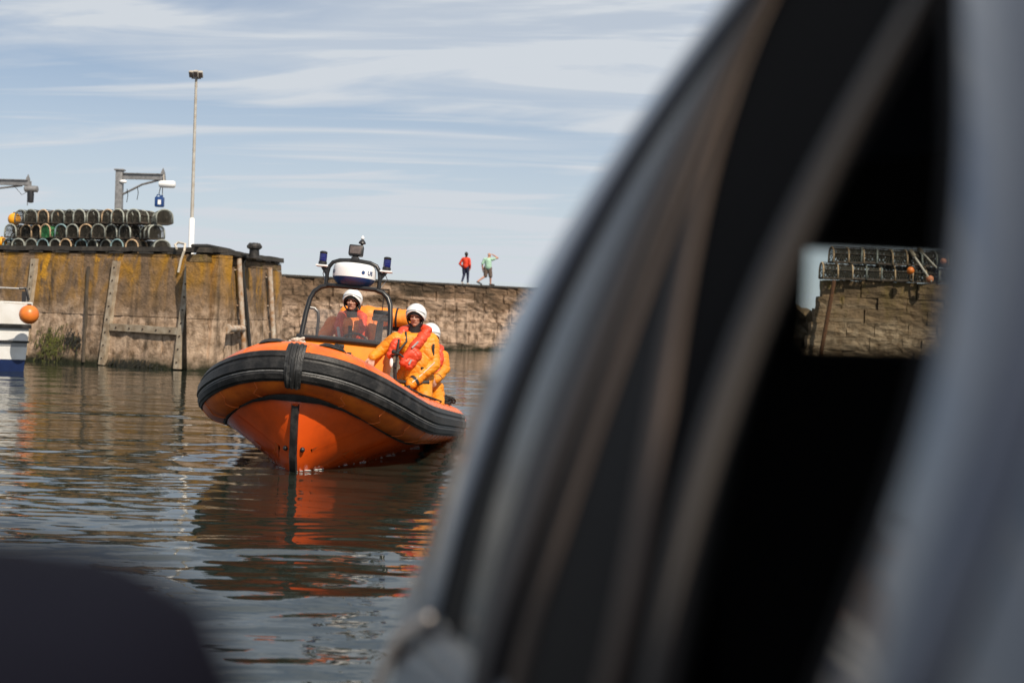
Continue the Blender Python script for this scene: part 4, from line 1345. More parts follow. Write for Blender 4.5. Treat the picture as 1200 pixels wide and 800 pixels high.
# windscreen
mb = MB()
half = [(.43, .575, 1.36), (.40, .570, 1.50), (.36, .555, 1.72), (.325, .53, 1.90), (.305, .485, 2.0), (.295, .41, 2.065), (.29, .30, 2.095), (.29, .1, 2.10)]
fr_pts = [(x, -y, z) for x, y, z in half] + [(x, y, z) for x, y, z in half[::-1]]
mb.tube(fr_pts, .033, 10)
scr = mb.build('windscreen_frame', M['black_metal'], rib)
mb = MB(); mb.tube([(.44, -.60, 1.375), (.46, 0, 1.38), (.44, .60, 1.375)], .034, 8); mb.box((.43, -.585, 1.35), (.09, .10, .13), bev=.02); mb.box((.43, .585, 1.35), (.09, .10, .1), bev=.02)
mb.build('screen_foot', M['black_metal'], scr)
mb = MB(); mb.grid([[Vector((.43 + .02 * (1 - (y / .56) ** 2) - (z - 1.38) * .2, y * (1 - (z - 1.38) * .07), z)) for y in np.linspace(-.55, .55, 9)] for z in (1.39, 1.55, 1.7, 1.775)])
mb.build('windscreen', glass_mat('scuffed_perspex', (.86, .86, .86), 1.5, haze=.06, hazecol=(.55, .52, .5)), scr)
mb = MB()
for s_ in (-1, 1):
    mb.tube([(.32, s_ * .545, 1.78), (.30, s_ * .46, 1.775), (.30, s_ * .41, 1.73), (.30, s_ * .395, 1.64), (.33, s_ * .39, 1.40)], .02, 8)
mb.build('grab_rail', M['black_metal'], scr)
mb = MB(); mb.box((.30, 0, 2.10), (.09, .66, .045), bev=.012); mb.build('mast_plate', M['black_metal'], scr)
# radar arch
mb = MB()
half = [(.28, .35, 2.06), (.28, .35, 2.25), (.28, .335, 2.34), (.28, .29, 2.405), (.28, .20, 2.44), (.28, .08, 2.45)]
mb.tube([(x, -y, z) for x, y, z in half] + [(x, y, z) for x, y, z in half[::-1]], .027, 10)
arch = mb.build('radar_arch', M['black_metal'], rib)
RDX, RDZ, RDR = .22, 2.115, .285
mb = MB(); mb.lathe([(RDR * .99, .105), (RDR, .15), (RDR * .99, .21), (RDR * .965, .255), (RDR * .90, .28), (RDR * .70, .295), (.02, .302)], c=(RDX, 0, RDZ), n=40)
dome = mb.build('radome', M['white_plastic'], rib)
mb = MB(); mb.lathe([(RDR * .55, .0), (RDR * .72, .015), (RDR * .90, .06), (RDR * .985, .104)], c=(RDX, 0, RDZ), n=40)
mb.build('radome_base', M['blue_plastic'], dome)
def dome_text(txt, a_mid, size, zc):
    cu = bpy.data.curves.new('t', 'FONT'); cu.body = txt; cu.size = size; cu.extrude = 0.0; cu.align_x = 'CENTER'; cu.align_y = 'CENTER'
    cu.offset = .002
    o = bpy.data.objects.new('t', cu); COL.objects.link(o)
    dg = bpy.context.evaluated_depsgraph_get(); dg.update()
    me = bpy.data.meshes.new_from_object(o.evaluated_get(dg))
    bpy.data.objects.remove(o)
    for v in me.vertices:
        a = a_mid + v.co.x / RDR
        rad = RDR + .004
        v.co = Vector((RDX + rad * math.cos(a), rad * math.sin(a), RDZ + zc + v.co.y))
    me.materials.append(M['print_blue'])
    link('lettering', me, dome)
dome_text('US', R(54), .075, .172)
dome_text('KO', R(-62), .062, .165)
mb = MB()
for k in range(12):
    pass
rows = []
for rr in (0.0, .024):
    rows.append([Vector((RDX + (RDR + .005) * math.cos(R(32) + rr * math.cos(q) / RDR), (RDR + .005) * math.sin(R(32) + rr * math.cos(q) / RDR), RDZ + .172 + rr * math.sin(q))) for q in np.linspace(0, 6.283, 13)])
mb.grid(rows); mb.build('emblem', M['print_blue'], dome)
# blue lights on their brackets
for s_ in (-1, 1):
    mb = MB(); mb.tube([(.28, s_ * .34, 2.22), (.28, s_ * .37, 2.29), (.28, s_ * .41, 2.335)], .022, 7); mb.prism([(s_ * .35, 2.20), (s_ * .35, 2.325), (s_ * .44, 2.325)], .265, .295, 0)
    br = mb.build('light_bracket', M['black_metal'], arch)
    mb = MB(); mb.box((.28, s_ * .425, 2.345), (.13, .16, .022), bev=.008); mb.build('base_plate', M['white_plastic'], br)
    mb = MB(); mb.lathe([(.052, 2.356), (.056, 2.36), (.056, 2.40), (.048, 2.405)], c=(.28, s_ * .425, 0), n=16); mb.lathe([(.046, 2.50), (.05, 2.505), (.05, 2.53), (.03, 2.54)], c=(.28, s_ * .425, 0), n=16)
    bl = mb.build('beacon', M['black_plastic'], br)
    mb = MB(); mb.lathe([(.046, 2.404), (.049, 2.41), (.049, 2.50), (.045, 2.503)], c=(.28, s_ * .425, 0), n=18)
    for k in range(3): mb.lathe([(.0505, 2.425 + k * .027), (.0515, 2.43 + k * .027), (.0505, 2.435 + k * .027)], c=(.28, s_ * .425, 0), n=18)
    link('lens', mb.mesh('lens', M['blue_lens']), br)
mb = MB(); mb.tube([(.25, .40, 2.33), (.2, .44, 2.25), (.24, .36, 2.12)], .006, 5); mb.tube([(.25, -.40, 2.33), (.2, -.42, 2.25), (.24, -.36, 2.12)], .006, 5); mb.build('cable', M['steel'], arch)
# searchlight
mb = MB(); rt = Matrix.Rotation(R(-6), 3, 'Y')
mb.box((.28, 0, 2.585), (.12, .19, .145), rt, bev=.025); mb.box((.28, 0, 2.475), (.09, .10, .05), bev=.012); mb.tube([(.28, 0, 2.46), (.28, 0, 2.52)], .035, 10)
sl_ = mb.build('searchlight', M['black_plastic'], arch)
mb = MB(); mb.box((.343, 0, 2.588), (.012, .145, .10), rt, bev=.004); mb.build('lens', M['lens'], sl_)
mb = MB(); mb.tube([(.2, .055, 2.60), (.2, .055, 2.73)], .018, 8); mb.lathe([(.02, 2.685), (.05, 2.695), (.045, 2.715), (.03, 2.735), (.012, 2.75)], c=(.2, .055, 0), n=12)
an = mb.build('antenna', M['black_plastic'], arch)
mb = MB(); mb.lathe([(.012, 2.745), (.024, 2.76), (.02, 2.785), (.006, 2.80)], c=(.2, .055, 0), n=10); mb.build('finial', M['white_plastic'], an)
# seats, A frame with the righting bag, radio box, engines
for x in (-.95, -1.75):
    mb = MB(); mb.box((x, 0, .56), (.55, .36, .52), bev=.05); mb.box((x - .02, 0, .88), (.62, .34, .16), bev=.06); mb.box((x - .30, 0, 1.08), (.10, .34, .32), bev=.04)
    mb.build('jockey_seat', M['black_plastic'], rib)
mb = MB()
for s_ in (-1, 1):
    mb.tube([(-2.9, s_ * .75, .32), (-2.75, s_ * .62, 1.2), (-2.55, s_ * .50, 1.72), (-2.5, s_ * .30, 1.80), (-2.5, 0, 1.81)], .038, 9)
    mb.tube([(-1.75, s_ * .72, .7), (-2.1, s_ * .60, 1.25), (-2.45, s_ * .45, 1.74)], .034, 9)
fr2 = mb.build('a_frame', M['black_metal'], rib)
mb = MB()
rows = []
for k, y in enumerate(np.linspace(-.60, .60, 30)):
    e = max(0.0, 1 - (abs(y) / .605) ** 7) ** .5
    pk = 1 + .05 * math.sin(y * 31) + .025 * math.sin(y * 67 + 1) - (.10 if abs(abs(y) - .28) < .03 else 0)
    rows.append([Vector((-2.5 + .17 * e * pk * math.cos(q), y, 1.96 + .145 * e * pk * math.sin(q) * (1 + .05 * math.sin(3 * q + y * 9)))) for q in np.linspace(0, 6.283, 19)[:-1]])
mb.grid(rows, closed=True); mb.add(rows[0], [tuple(range(18))]); mb.add(rows[-1], [tuple(range(18))[::-1]])
bag = mb.build('righting_bag', M['orange_bag'], fr2, angle=70)
mb = MB()
for y in (-.28, .28):
    mb = MB(); mb.tube([(-2.5 + .172 * math.cos(q), y, 1.96 + .15 * math.sin(q)) for q in np.linspace(0, 6.283, 19)[:-1]], .014, 5, closed=True)
    mb.build('lashing', M['strap'], bag)
mb = MB(); mb.box((-.32, .34, 1.83), (.16, .22, .10), bev=.025); mb.box((-.32, .34, 1.76), (.12, .24, .05), bev=.015); mb.box((-.32, .34, 1.6), (.05, .07, .34))
rb = mb.build('radio_box', M['black_plastic'], rib)
mb = MB(); mb.tube([(-.32, .34, 1.86), (-.32, .345, 2.06)], .006, 5); mb.build('aerial', M['black_metal'], rb)
for s_ in (-1, 1):
    mb = MB()
    mb.box((-3.72, s_ * .42, .78), (.56, .40, .52), bev=.09, taper=(.85, .85)); mb.box((-3.66, s_ * .42, .2), (.24, .2, .8), bev=.04); mb.box((-3.72, s_ * .42, -.32), (.34, .10, .45), bev=.03); mb.box((-3.42, s_ * .42, .5), (.3, .22, .4), bev=.03)
    en = mb.build('outboard_engine', M['black_plastic'], rib)
    mb = MB()
    for k in range(3):
        q = k * 2.094
        mb.ball((-3.93, s_ * .42 + .09 * math.cos(q), -.45 + .09 * math.sin(q)), (.02, .09, .05), 10, 6, rot=Matrix.Rotation(q, 3, 'X'))
    mb.build('propeller', M['steel'], en)
# padded grab post on the port side aft
mb = MB(); mb.tube([(-1.35, .98, .30), (-1.35, .98, .95), (-1.35, .98, 1.05)], [.06, .06, .05], 10)
mb.box((-1.35, .98, .82), (.14, .11, .42), bev=.03); mb.build('grab_post', M['black_plastic'], rib)
# pale rope bundle on the bow
mb = MB(); c = P(347, 402, 15.75)
for k in range(9):
    o_ = Vector((random.gauss(0, .025), random.gauss(0, .03), random.gauss(0, .015)))
    mb.tube([o_ + Vector((.045 * math.cos(q), .04 * math.sin(q), .022 * math.sin(q + k))) for q in np.linspace(0, 6.28, 11)[:-1]], .016, 6, closed=True)
tag(mb.build('rope_bundle', M['rope_white'], loc=c), 'small pale bundle of rope on the bow between the black handles', 'rope')

# ------------------------------------------------------------------ people
def capsule(mb, p0, r0, p1, r1, n=14):
    p0, p1 = Vector(p0), Vector(p1)
    d = p1 - p0; ln = d.length
    if ln < 1e-5: d = Vector((0, 0, 1))
    d.normalize()
    pts, rs = [], []
    for k in range(0, 5):
        q = math.pi / 2 * (1 - k / 4); pts.append(p0 - d * r0 * math.sin(q)); rs.append(max(r0 * math.cos(q), r0 * .04))
    for k in range(0, 5):
        q = math.pi / 2 * k / 4; pts.append(p1 + d * r1 * math.sin(q)); rs.append(max(r1 * math.cos(q), r1 * .04))
    mb.tube(pts, rs, n)
def figure(name, prims, mats, voxel, smooth_n, base, fold=0.0, fold_mats=(), parent=None, seed=1):
    """one continuous skin grown over tapered limbs; each face takes the cloth or skin of the limb it lies on"""
    mb = MB()
    for p in prims:
        if p[0] == 'c': capsule(mb, p[1], p[2], p[3], p[4])
        else: mb.ball(p[1], p[2], 18, 12, rot=p[3])
    me = bpy.data.meshes.new('tmp'); me.from_pydata(mb.v, [], mb.f)
    o = bpy.data.objects.new('tmp', me); COL.objects.link(o)
    rm = o.modifiers.new('r', 'REMESH'); rm.mode = 'VOXEL'; rm.voxel_size = voxel; rm.use_smooth_shade = True
    if smooth_n:
        sm = o.modifiers.new('s', 'SMOOTH'); sm.factor = .5; sm.iterations = smooth_n
    dg = bpy.context.evaluated_depsgraph_get(); dg.update()
    out = bpy.data.meshes.new_from_object(o.evaluated_get(dg))
    bpy.data.objects.remove(o)
    nv = len(out.vertices)
    co = np.empty(nv * 3, np.float32); out.vertices.foreach_get('co', co); co = co.reshape(-1, 3).astype(float)
    best = np.full(nv, 1e9); idx = np.zeros(nv, int)
    for p in prims:
        if p[0] == 'c':
            a = np.array(p[1], float); b = np.array(p[3], float); ab = b - a
            t = np.clip(((co - a) @ ab) / max(1e-9, ab @ ab), 0, 1)
            d = np.linalg.norm(co - a - t[:, None] * ab, axis=1) - (p[2] + t * (p[4] - p[2]))
            mi = p[5]
        else:
            q = co - np.array(p[1], float)
            if p[3] is not None: q = q @ np.array(p[3])
            rr = np.array(p[2] if isinstance(p[2], (tuple, list)) else (p[2],) * 3)
            d = (np.linalg.norm(q / rr, axis=1) - 1) * rr.min(); mi = p[4]
        s_ = d < best; best[s_] = d[s_]; idx[s_] = mi
    if fold > 0:
        nr = np.empty(nv * 3, np.float32); out.vertices.foreach_get('normal', nr); nr = nr.reshape(-1, 3)
        r = np.random.default_rng(seed); f = np.zeros(nv)
        wco = co + .03 * np.sin(co[:, [1, 2, 0]] * 17 + 1)
        for k in range(5):
            v = r.normal(0, 1, 3); v[2] *= 1.7; v /= np.linalg.norm(v)
            s_ = np.sin(wco @ v * r.uniform(10, 30) + r.random() * 6)
            f -= (1 - np.abs(s_)) ** 3
        f = np.clip(f / 1.2 + .7, -1.8, .8)
        f[~np.isin(idx, list(fold_mats))] = 0
        co = co + nr * (f * fold)[:, None]
    co = co - np.array(base)
    out.vertices.foreach_set('co', co.astype(np.float32).ravel())
    for m_ in mats: out.materials.append(m_)
    nl = len(out.loops); lv = np.empty(nl, np.int32); out.loops.foreach_get('vertex_index', lv)
    npoly = len(out.polygons); ls = np.empty(npoly, np.int32); out.polygons.foreach_get('loop_start', ls)
    lt = np.empty(npoly, np.int32); out.polygons.foreach_get('loop_total', lt)
    votes = np.stack([idx[lv[ls]], idx[lv[ls + 1]], idx[lv[ls + 2]]])
    pm = np.where(votes[0] == votes[1], votes[0], np.where(votes[1] == votes[2], votes[1], votes[2]))
    out.polygons.foreach_set('material_index', pm.astype(np.int32))
    out.polygons.foreach_set('use_smooth', np.ones(npoly, dtype=bool))
    out.update()
    return link(name, out, parent, base if parent is None else None)

def head_prims(H, f, u, mskin=0, mlip=1, meye=2, scale=1.0, beard=None):
    """skull, jaw, nose, brow, cheeks, eyes, lips, ears around the head centre H looking along f"""
    f = Vector(f).normalized(); u = Vector(u); u = (u - f * u.dot(f)).normalized(); l_ = u.cross(f)   # l_: the person's left
    Rm = Matrix((l_, f, u)).transposed()
    def q(x, y, z): return H + Rm @ (Vector((x, y, z)) * scale)
    s = scale
    pr = [('e', q(0, -.012, .03), (.076 * s, .096 * s, .10 * s), Rm, mskin), ('e', q(0, .022, -.045), (.062 * s, .070 * s, .085 * s), Rm, mskin),
          ('e', q(0, .068, -.098), (.026 * s, .024 * s, .02 * s), Rm, mskin), ('c', q(0, .092, .012), .009 * s, q(0, .116, -.026), .0135 * s, mskin),
          ('e', q(.014, .10, -.032), (.011 * s,) * 3, Rm, mskin), ('e', q(-.014, .10, -.032), (.011 * s,) * 3, Rm, mskin),
          ('c', q(-.038, .076, .026), .014 * s, q(.038, .076, .026), .014 * s, mskin)]
    for e in (-1, 1):
        pr += [('e', q(e * .038, .066, -.022), (.026 * s, .022 * s, .024 * s), Rm, mskin), ('e', q(e * .031, .0835, .006), (.014 * s, .007 * s, .0075 * s), Rm, meye),
               ('e', q(e * .078, -.005, -.005), (.012 * s, .022 * s, .033 * s), Rm, mskin)]
    pr += [('c', q(-.020, .088, -.064), .0075 * s, q(.020, .088, -.064), .0075 * s, mlip)]
    if beard is not None: pr += [('e', q(0, .030, -.082), (.056 * s, .066 * s, .05 * s), Rm, beard)]
    return pr, Rm, q

def hand_prims(wrist, d, palm_n, mskin, curl=.5, s=1.0, side=1):
    """palm, four fingers of unequal length bent at the knuckles, thumb off the side of the palm"""
    d = Vector(d).normalized(); nrm = Vector(palm_n); nrm = (nrm - d * nrm.dot(d)).normalized(); ac = d.cross(nrm) * side
    w_ = Vector(wrist); pr = []
    pr.append(('c', w_, .026 * s, w_ + d * .03 * s, .028 * s, mskin))
    for k, (o_, ln) in enumerate(((-.030, .066), (-.010, .076), (.010, .071), (.029, .056))):
        root = w_ + (d * .085 + ac * o_) * s
        pr.append(('c', w_ + (d * .02 + ac * o_ * .6) * s, .017 * s, root, .0125 * s, mskin))
        d1 = (d * math.cos(curl) + nrm * math.sin(curl)); d2 = (d * math.cos(curl * 2.3) + nrm * math.sin(curl * 2.3))
        m_ = root + d1 * ln * .55 * s
        pr.append(('c', root, .0115 * s, m_, .0105 * s, mskin)); pr.append(('c', m_, .0105 * s, m_ + d2 * ln * .5 * s, .0088 * s, mskin))
    tb = w_ + (d * .03 - ac * .032) * s; t1 = tb + (d * .035 - ac * .026 + nrm * .012) * s
    pr.append(('c', tb, .015 * s, t1, .0125 * s, mskin)); pr.append(('c', t1, .0125 * s, t1 + (d * .028 - ac * .004 + nrm * .016) * s, .010 * s, mskin))
    return pr

def helmet(parent, H, Rm, base):
    """open face helmet shell with a black padded liner"""
    def dome(rx, ry, rz, cz, front, side, back, thick, n=28, m=10, cy=-.006):
        mbh = MB(); rows = []
        def edge(q):
            c = math.cos(q)          # 1 in front
            return back + (front - back) * max(0, c) ** 1.3 + (side - back) * (1 - abs(c)) ** 1.0
        for layer in (0, 1):
            ks = range(1, m + 1) if layer == 0 else range(m, 0, -1)
            for k in ks:
                row = []
                for j in range(n):
                    q = 2 * math.pi * j / n
                    th = R(edge(q)) * k / m
                    sc = 1 - layer * thick
                    row.append(Vector((rx * sc * math.sin(th) * math.sin(q), cy + ry * sc * math.sin(th) * math.cos(q), cz + rz * sc * math.cos(th))))
                rows.append(row)
        mbh.grid(rows, closed=True)
        mbh.add(rows[0], [tuple(range(n))]); mbh.add(rows[-1], [tuple(range(n))])
        mbh.v = [tuple(H + Rm @ Vector(v) - Vector(base)) for v in mbh.v]
        return mbh
    h_ = dome(.137, .155, .148, .025, 66, 122, 118, .09).build('helmet', M['helmet'], parent, angle=60)
    dome(.118, .132, .125, .012, 74, 128, 140, .14).build('liner', M['liner'], h_, angle=60)
    mbh = MB()
    mbh.tube([H + Rm @ Vector((s_ * .105 * math.cos(a), .03 + .03 * math.sin(a) * 0, -.03 - .105 * math.sin(a) )) - Vector(base) for s_, a in [(1, a) for a in np.linspace(0, math.pi, 13)]], .011, 6)
    mbh.build('chin_strap', M['strap'], h_)
    mbh = MB(); rows = []
    for q in np.linspace(-1.25, 1.25, 13):
        rows.append([H + Rm @ Vector((.139 * math.sin(q) * math.sin(R(t)), -.006 + .157 * math.cos(q) * math.sin(R(t)), .025 + .15 * math.cos(R(t)))) - Vector(base) for t in (58 + 22 * abs(q / 1.25) ** 2, 64 + 24 * abs(q / 1.25) ** 2)])
    mbh.grid(rows); mbh.build('edge_trim', mat('grey_trim', (.25, .26, .28), .5), h_)
    return h_

V = Vector
# --- helmsman behind the windscreen
H = P(413, 353, 19.55)
Z = P(413, 353, 19.55)
def J(dx, dy, dz): return H + V((dx, dy, dz))
fwd = V((-.10, -1, -.03)); up = V((.05, 0, 1))
hp, Rm, hq = head_prims(H, fwd, up)
pr = hp + [('c', J(0, .01, -.09), .068, J(.0, .03, -.22), .075, 4)]
pr += [('c', J(-.13, .03, -.36), .145, J(.13, .03, -.36), .145, 3), ('c', J(0, .05, -.40), .20, J(0, .08, -.72), .19, 3), ('c', J(-.09, .08, -.80), .15, J(.09, .08, -.80), .15, 3)]
arms = {-1: (J(-.26, .03, -.31), J(-.40, -.14, -.56), J(-.17, -.36, -.66)), 1: (J(.26, .03, -.31), J(.36, -.10, -.58), J(.14, -.36, -.66))}
for s_, (a, b_, c) in arms.items():
    pr += [('c', a, .105, b_, .085, 3), ('c', b_, .082, c, .062, 3), ('c', c + (b_ - c) * .12, .058, c, .05, 4)]
    pr += hand_prims(c, V((-s_ * .5, -.6, .1)), V((-s_ * .2, 0, -1)), 0, .6, side=s_)
for s_ in (-1, 1):
    hpj, kn, an_ = J(s_ * .11, .08, -.85), J(s_ * .20, -.12, -1.22), J(s_ * .19, .08, -1.60)
    pr += [('c', hpj, .115, kn, .085, 3), ('c', kn, .085, an_, .065, 3), ('c', an_ + V((0, .03, -.05)), .055, an_ + V((0, -.17, -.07)), .05, 4)]
base = J(0, 0, -1.70)
pil = figure('person', pr, [M['skin'], M['skin_dark'], M['eye'], M['suit_orange'], M['strap']], .0068, 5, base, .0075, (3,), seed=3)
tag(pil, 'helmsman in white helmet, orange suit and red lifejacket behind the windscreen', 'person', 'lifeboat crew in white helmets')
helmet(pil, H, Rm, base)
def lifejacket(parent, prims, base, straps, tapes=()):
    o = figure('life_jacket', [(p[0], p[1], p[2] * .84, p[3], p[4] * .84, 0) for p in prims], [M['jacket_red']], .010, 3, base, .010, (0,), parent=parent, seed=8)
    mbs = MB()
    for pts, wd in straps:
        mbs.tube([Vector(p) - Vector(base) for p in pts], wd, 6)
    mbs.build('harness', M['strap'], o)
    for pts, wd in tapes:
        mbt = MB(); pts = [Vector(p) - Vector(base) for p in pts]
        mbt.tube(pts, wd, 8); mbt.build('reflective_tape', M['reflect'], o)
    return o
lj = []
for s_ in (-1, 1):
    lj += [('c', J(s_ * .05, .12, -.17), .075, J(s_ * .145, .02, -.21), .075), ('c', J(s_ * .145, .02, -.21), .075, J(s_ * .17, -.12, -.34), .068), ('c', J(s_ * .17, -.12, -.34), .068, J(s_ * .10, -.165, -.62), .075)]
lifejacket(pil, lj, base, [([J(-.19, -.14, -.58), J(0, -.20, -.60), J(.19, -.14, -.58)], .022), ([J(.0, -.15, -.34), J(0, -.2, -.62)], .03)],
           [([J(-.165, -.185, -.36), J(-.135, -.23, -.50)], .02)])

# --- crewman leaning on the port tube
H = P(487.5, 371, 18.5)
fwd = V((-.16, -1, -.10)); up = V((.02, -.05, 1))
hp, Rm, hq = head_prims(H, fwd, up, beard=None)
pr = hp + [('c', J(0, .01, -.09), .072, J(-.02, .04, -.22), .085, 4)]
pr += [('c', J(-.17, -.02, -.33), .135, J(.13, .06, -.33), .14, 3), ('c', J(-.03, .02, -.42), .195, J(.0, .08, -.70), .18, 3), ('c', J(-.09, .06, -.80), .155, J(.10, .12, -.80), .155, 3)]
armR = (J(-.25, -.06, -.31), J(-.42, -.06, -.44), J(-.525, -.24, -.535))
armL = (J(.20, .06, -.31), J(.25, -.04, -.62), J(-.02, -.22, -.86))
pr += [('c', armR[0], .105, armR[1], .078, 3), ('c', armR[1], .076, armR[2], .056, 3), ('c', armR[2] + (armR[1] - armR[2]) * .16, .058, armR[2] + (armR[1] - armR[2]) * .04, .056, 4)]
pr += hand_prims(armR[2], V((-.12, -.35, -.8)), V((.1, -.8, .2)), 0, .45, s=1.12, side=-1)
pr += [('c', armL[0], .110, armL[1], .090, 3), ('c', armL[1], .090, armL[2], .070, 3), ('c', armL[2] + (armL[1] - armL[2]) * .14, .078, armL[2], .060, 4)]
pr += hand_prims(armL[2], V((-.5, -.5, -.45)), V((-.2, -.3, -1)), 4, .5, s=1.15, side=1)
pr += [('c', J(.12, .00, -.36), .10, J(.19, -.02, -.52), .11, 3), ('c', J(.06, -.06, -.60), .15, J(.0, -.08, -.80), .13, 3)]
for s_, kx in ((-1, -.16), (1, .16)):
    hpj, kn, an_ = J(s_ * .11, .10, -.86), J(kx, -.22, -1.02), J(kx, .08, -1.34)
    pr += [('c', hpj, .13, kn, .10, 3), ('c', kn, .10, an_, .075, 3), ('c', an_ + V((0, .03, -.05)), .06, an_ + V((0, -.17, -.08)), .055, 4)]
base = J(0, 0, -1.45)
c1p = figure('person', pr, [M['skin'], M['skin_dark'], M['eye'], M['suit_yellow'], M['strap']], .0068, 5, base, .0075, (3,), seed=5)
tag(c1p, 'yellow suited crewman with white helmet and red lifejacket leaning on the boat side', 'person', 'lifeboat crew in white helmets')
helmet(c1p, H, Rm, base)
lj = [('c', J(-.06, .13, -.15), .085, J(-.16, .03, -.20), .08), ('c', J(.06, .14, -.15), .085, J(.15, .05, -.19), .085),
      ('c', J(-.16, .03, -.20), .08, J(-.25, -.15, -.36), .07), ('c', J(-.25, -.15, -.36), .07, J(-.30, -.17, -.50), .062),
      ('c', J(.15, .05, -.19), .085, J(.03, -.16, -.36), .085), ('c', J(.03, -.16, -.36), .085, J(-.12, -.22, -.58), .078),
      ('c', J(.03, -.19, -.50), .095, J(-.05, -.21, -.62), .08)]
lifejacket(c1p, lj, base,
           [([J(-.20, -.17, -.30), J(-.21, -.235, -.48), J(-.22, -.25, -.66)], .016), ([J(-.30, -.2, -.52), J(-.17, -.255, -.49), J(-.02, -.255, -.60)], .013),
            ([J(.10, -.20, -.66), J(.22, -.02, -.64)], .018), ([J(-.12, -.08, -.20), J(-.10, -.15, -.32), J(-.2, -.225, -.46)], .013), ([J(-.24, -.23, -.60), J(-.22, -.21, -.90)], .026), ([J(-.26, -.10, -.84), J(0, -.2, -.86), J(.2, -.1, -.84)], .03)],
           [([J(.055, -.226, -.32), J(-.02, -.252, -.40)], .013), ([J(-.02, -.27, -.55), J(-.05, -.275, -.61)], .014)])
mbt = MB()
mbt.tube([V(armL[1]) + V((.02, -.082, .04)) - base, V(armL[1]).lerp(V(armL[2]), .5) + V((.0, -.076, .0)) - base, V(armL[2]) + V((.02, -.062, .02)) - base], .007, 6)
mbt.build('sleeve_tape', M['reflect'], c1p)
mbt = MB(); p_ = J(.245, -.09, -.42) - base; mbt.box(p_, (.03, .02, .15), bev=.006); mbt.build('pocket_flap', M['strap'], c1p)
mbt = MB(); p_ = J(-.25, -.27, -.46) - base; mbt.ball(p_, (.032, .02, .03)); mbt.ball(p_ + V((.045, 0, -.02)), (.028, .02, .02)); mbt.build('buckle', M['strap'], c1p)
mbt = MB(); p_ = J(-.28, -.24, -.60) - base; mbt.ball(p_, (.024, .018, .06)); mbt.build('knife_sheath', M['white_plastic'], c1p)

# --- second crewman half hidden behind him
H = P(504.5, 393, 19.5)
fwd = V((.10, -1, -.35)); up = V((0, 0, 1))
hp, Rm, hq = head_prims(H, fwd, up)
pr = hp + [('c', J(0, .01, -.09), .07, J(-.0, .04, -.2), .08, 4)]
pr += [('c', J(-.15, .02, -.31), .13, J(.12, .02, -.31), .13, 3), ('c', J(-.02, .02, -.40), .18, J(-.03, .06, -.66), .17, 3), ('c', J(-.1, .06, -.74), .15, J(.06, .06, -.74), .15, 3)]
aL = (J(.16, .0, -.30), J(.20, -.04, -.44), J(.115, -.22, -.585))
aR = (J(-.22, .0, -.32), J(-.30, -.08, -.56), J(-.2, -.26, -.66))
for s_, (a, b_, c) in ((1, aL), (-1, aR)):
    pr += [('c', a, .11, b_, .088, 3), ('c', b_, .086, c, .064, 3), ('c', c + (b_ - c) * .14, .068, c + (b_ - c) * .04, .062, 4)]
    pr += hand_prims(c, V((-.25, -.5, -.6)), V((-.5, -.2, -.5)), 0, .8, s=1.1, side=s_)
for s_ in (-1, 1):
    hpj, kn, an_ = J(s_ * .10, .08, -.80), J(s_ * .14, -.24, -.92), J(s_ * .14, .02, -1.22)
    pr += [('c', hpj, .12, kn, .09, 3), ('c', kn, .09, an_, .07, 3), ('c', an_ + V((0, .03, -.04)), .055, an_ + V((0, -.16, -.07)), .05, 4)]
base = J(0, 0, -1.33)
c2p = figure('person', pr, [M['skin'], M['skin_dark'], M['eye'], M['suit_yellow'], M['strap']], .0068, 5, base, .0075, (3,), seed=9)
tag(c2p, 'crewman in white helmet mostly hidden behind the leaning crewman, hand on a black post', 'person', 'lifeboat crew in white helmets')
helmet(c2p, H, Rm, base)
lj = []
for s_ in (-1, 1):
    lj += [('c', J(s_ * .05, .12, -.15), .075, J(s_ * .14, .02, -.19), .075), ('c', J(s_ * .14, .02, -.19), .075, J(s_ * .14, -.13, -.34), .068), ('c', J(s_ * .14, -.13, -.34), .068, J(s_ * .10, -.16, -.56), .07)]
lifejacket(c2p, lj, base, [([J(-.16, -.15, -.50), J(0, -.2, -.52), J(.16, -.15, -.50)], .022)])

# --- two walkers on the pier
m_red = mat('red_jacket', (.62, .04, .008), .7, var=.1, vscale=8); m_jean = mat('navy_jeans', (.012, .016, .045), .8); m_hair = mat('dark_hair', (.02, .013, .01), .7)
m_green = mat('pale_green_shirt', (.33, .52, .40), .8, var=.08, vscale=8); m_short = mat('brown_shorts', (.12, .085, .07), .85); m_sh = mat('black_shoes', (.015, .014, .014), .6); m_wh = mat('pale_shoes', (.6, .55, .5), .6)
F0 = P(545, 333.5, 75.2)                       # on the pier top
F0.z = 3.40
d_ = V((.35, .9, 0)).normalized(); sd = V((.93, -.36, 0)).normalized()
def B(x, y, z): return F0 + sd * x + d_ * y + V((0, 0, z))
hp, Rm, hq = head_prims(B(.02, .02, 1.60), d_, V((0, 0, 1)), scale=1.0)
pr = hp + [('e', B(.02, -.015, 1.62), (.09, .105, .115), None, 3), ('c', B(0.02, 0, 1.50), .055, B(0, 0, 1.40), .07, 3)]
pr += [('c', B(-.15, 0, 1.36), .085, B(.15, 0, 1.36), .085, 4), ('c', B(0, 0, 1.28), .165, B(0, 0, .98), .165, 4),
       ('c', B(-.19, 0, 1.34), .075, B(-.33, -.04, 1.10), .062, 4), ('c', B(-.33, -.04, 1.10), .06, B(-.20, .06, .93), .052, 4), ('c', B(.19, 0, 1.34), .075, B(.25, -.03, 1.06), .062, 4), ('c', B(.25, -.03, 1.06), .06, B(.21, .10, .88), .05, 4)]
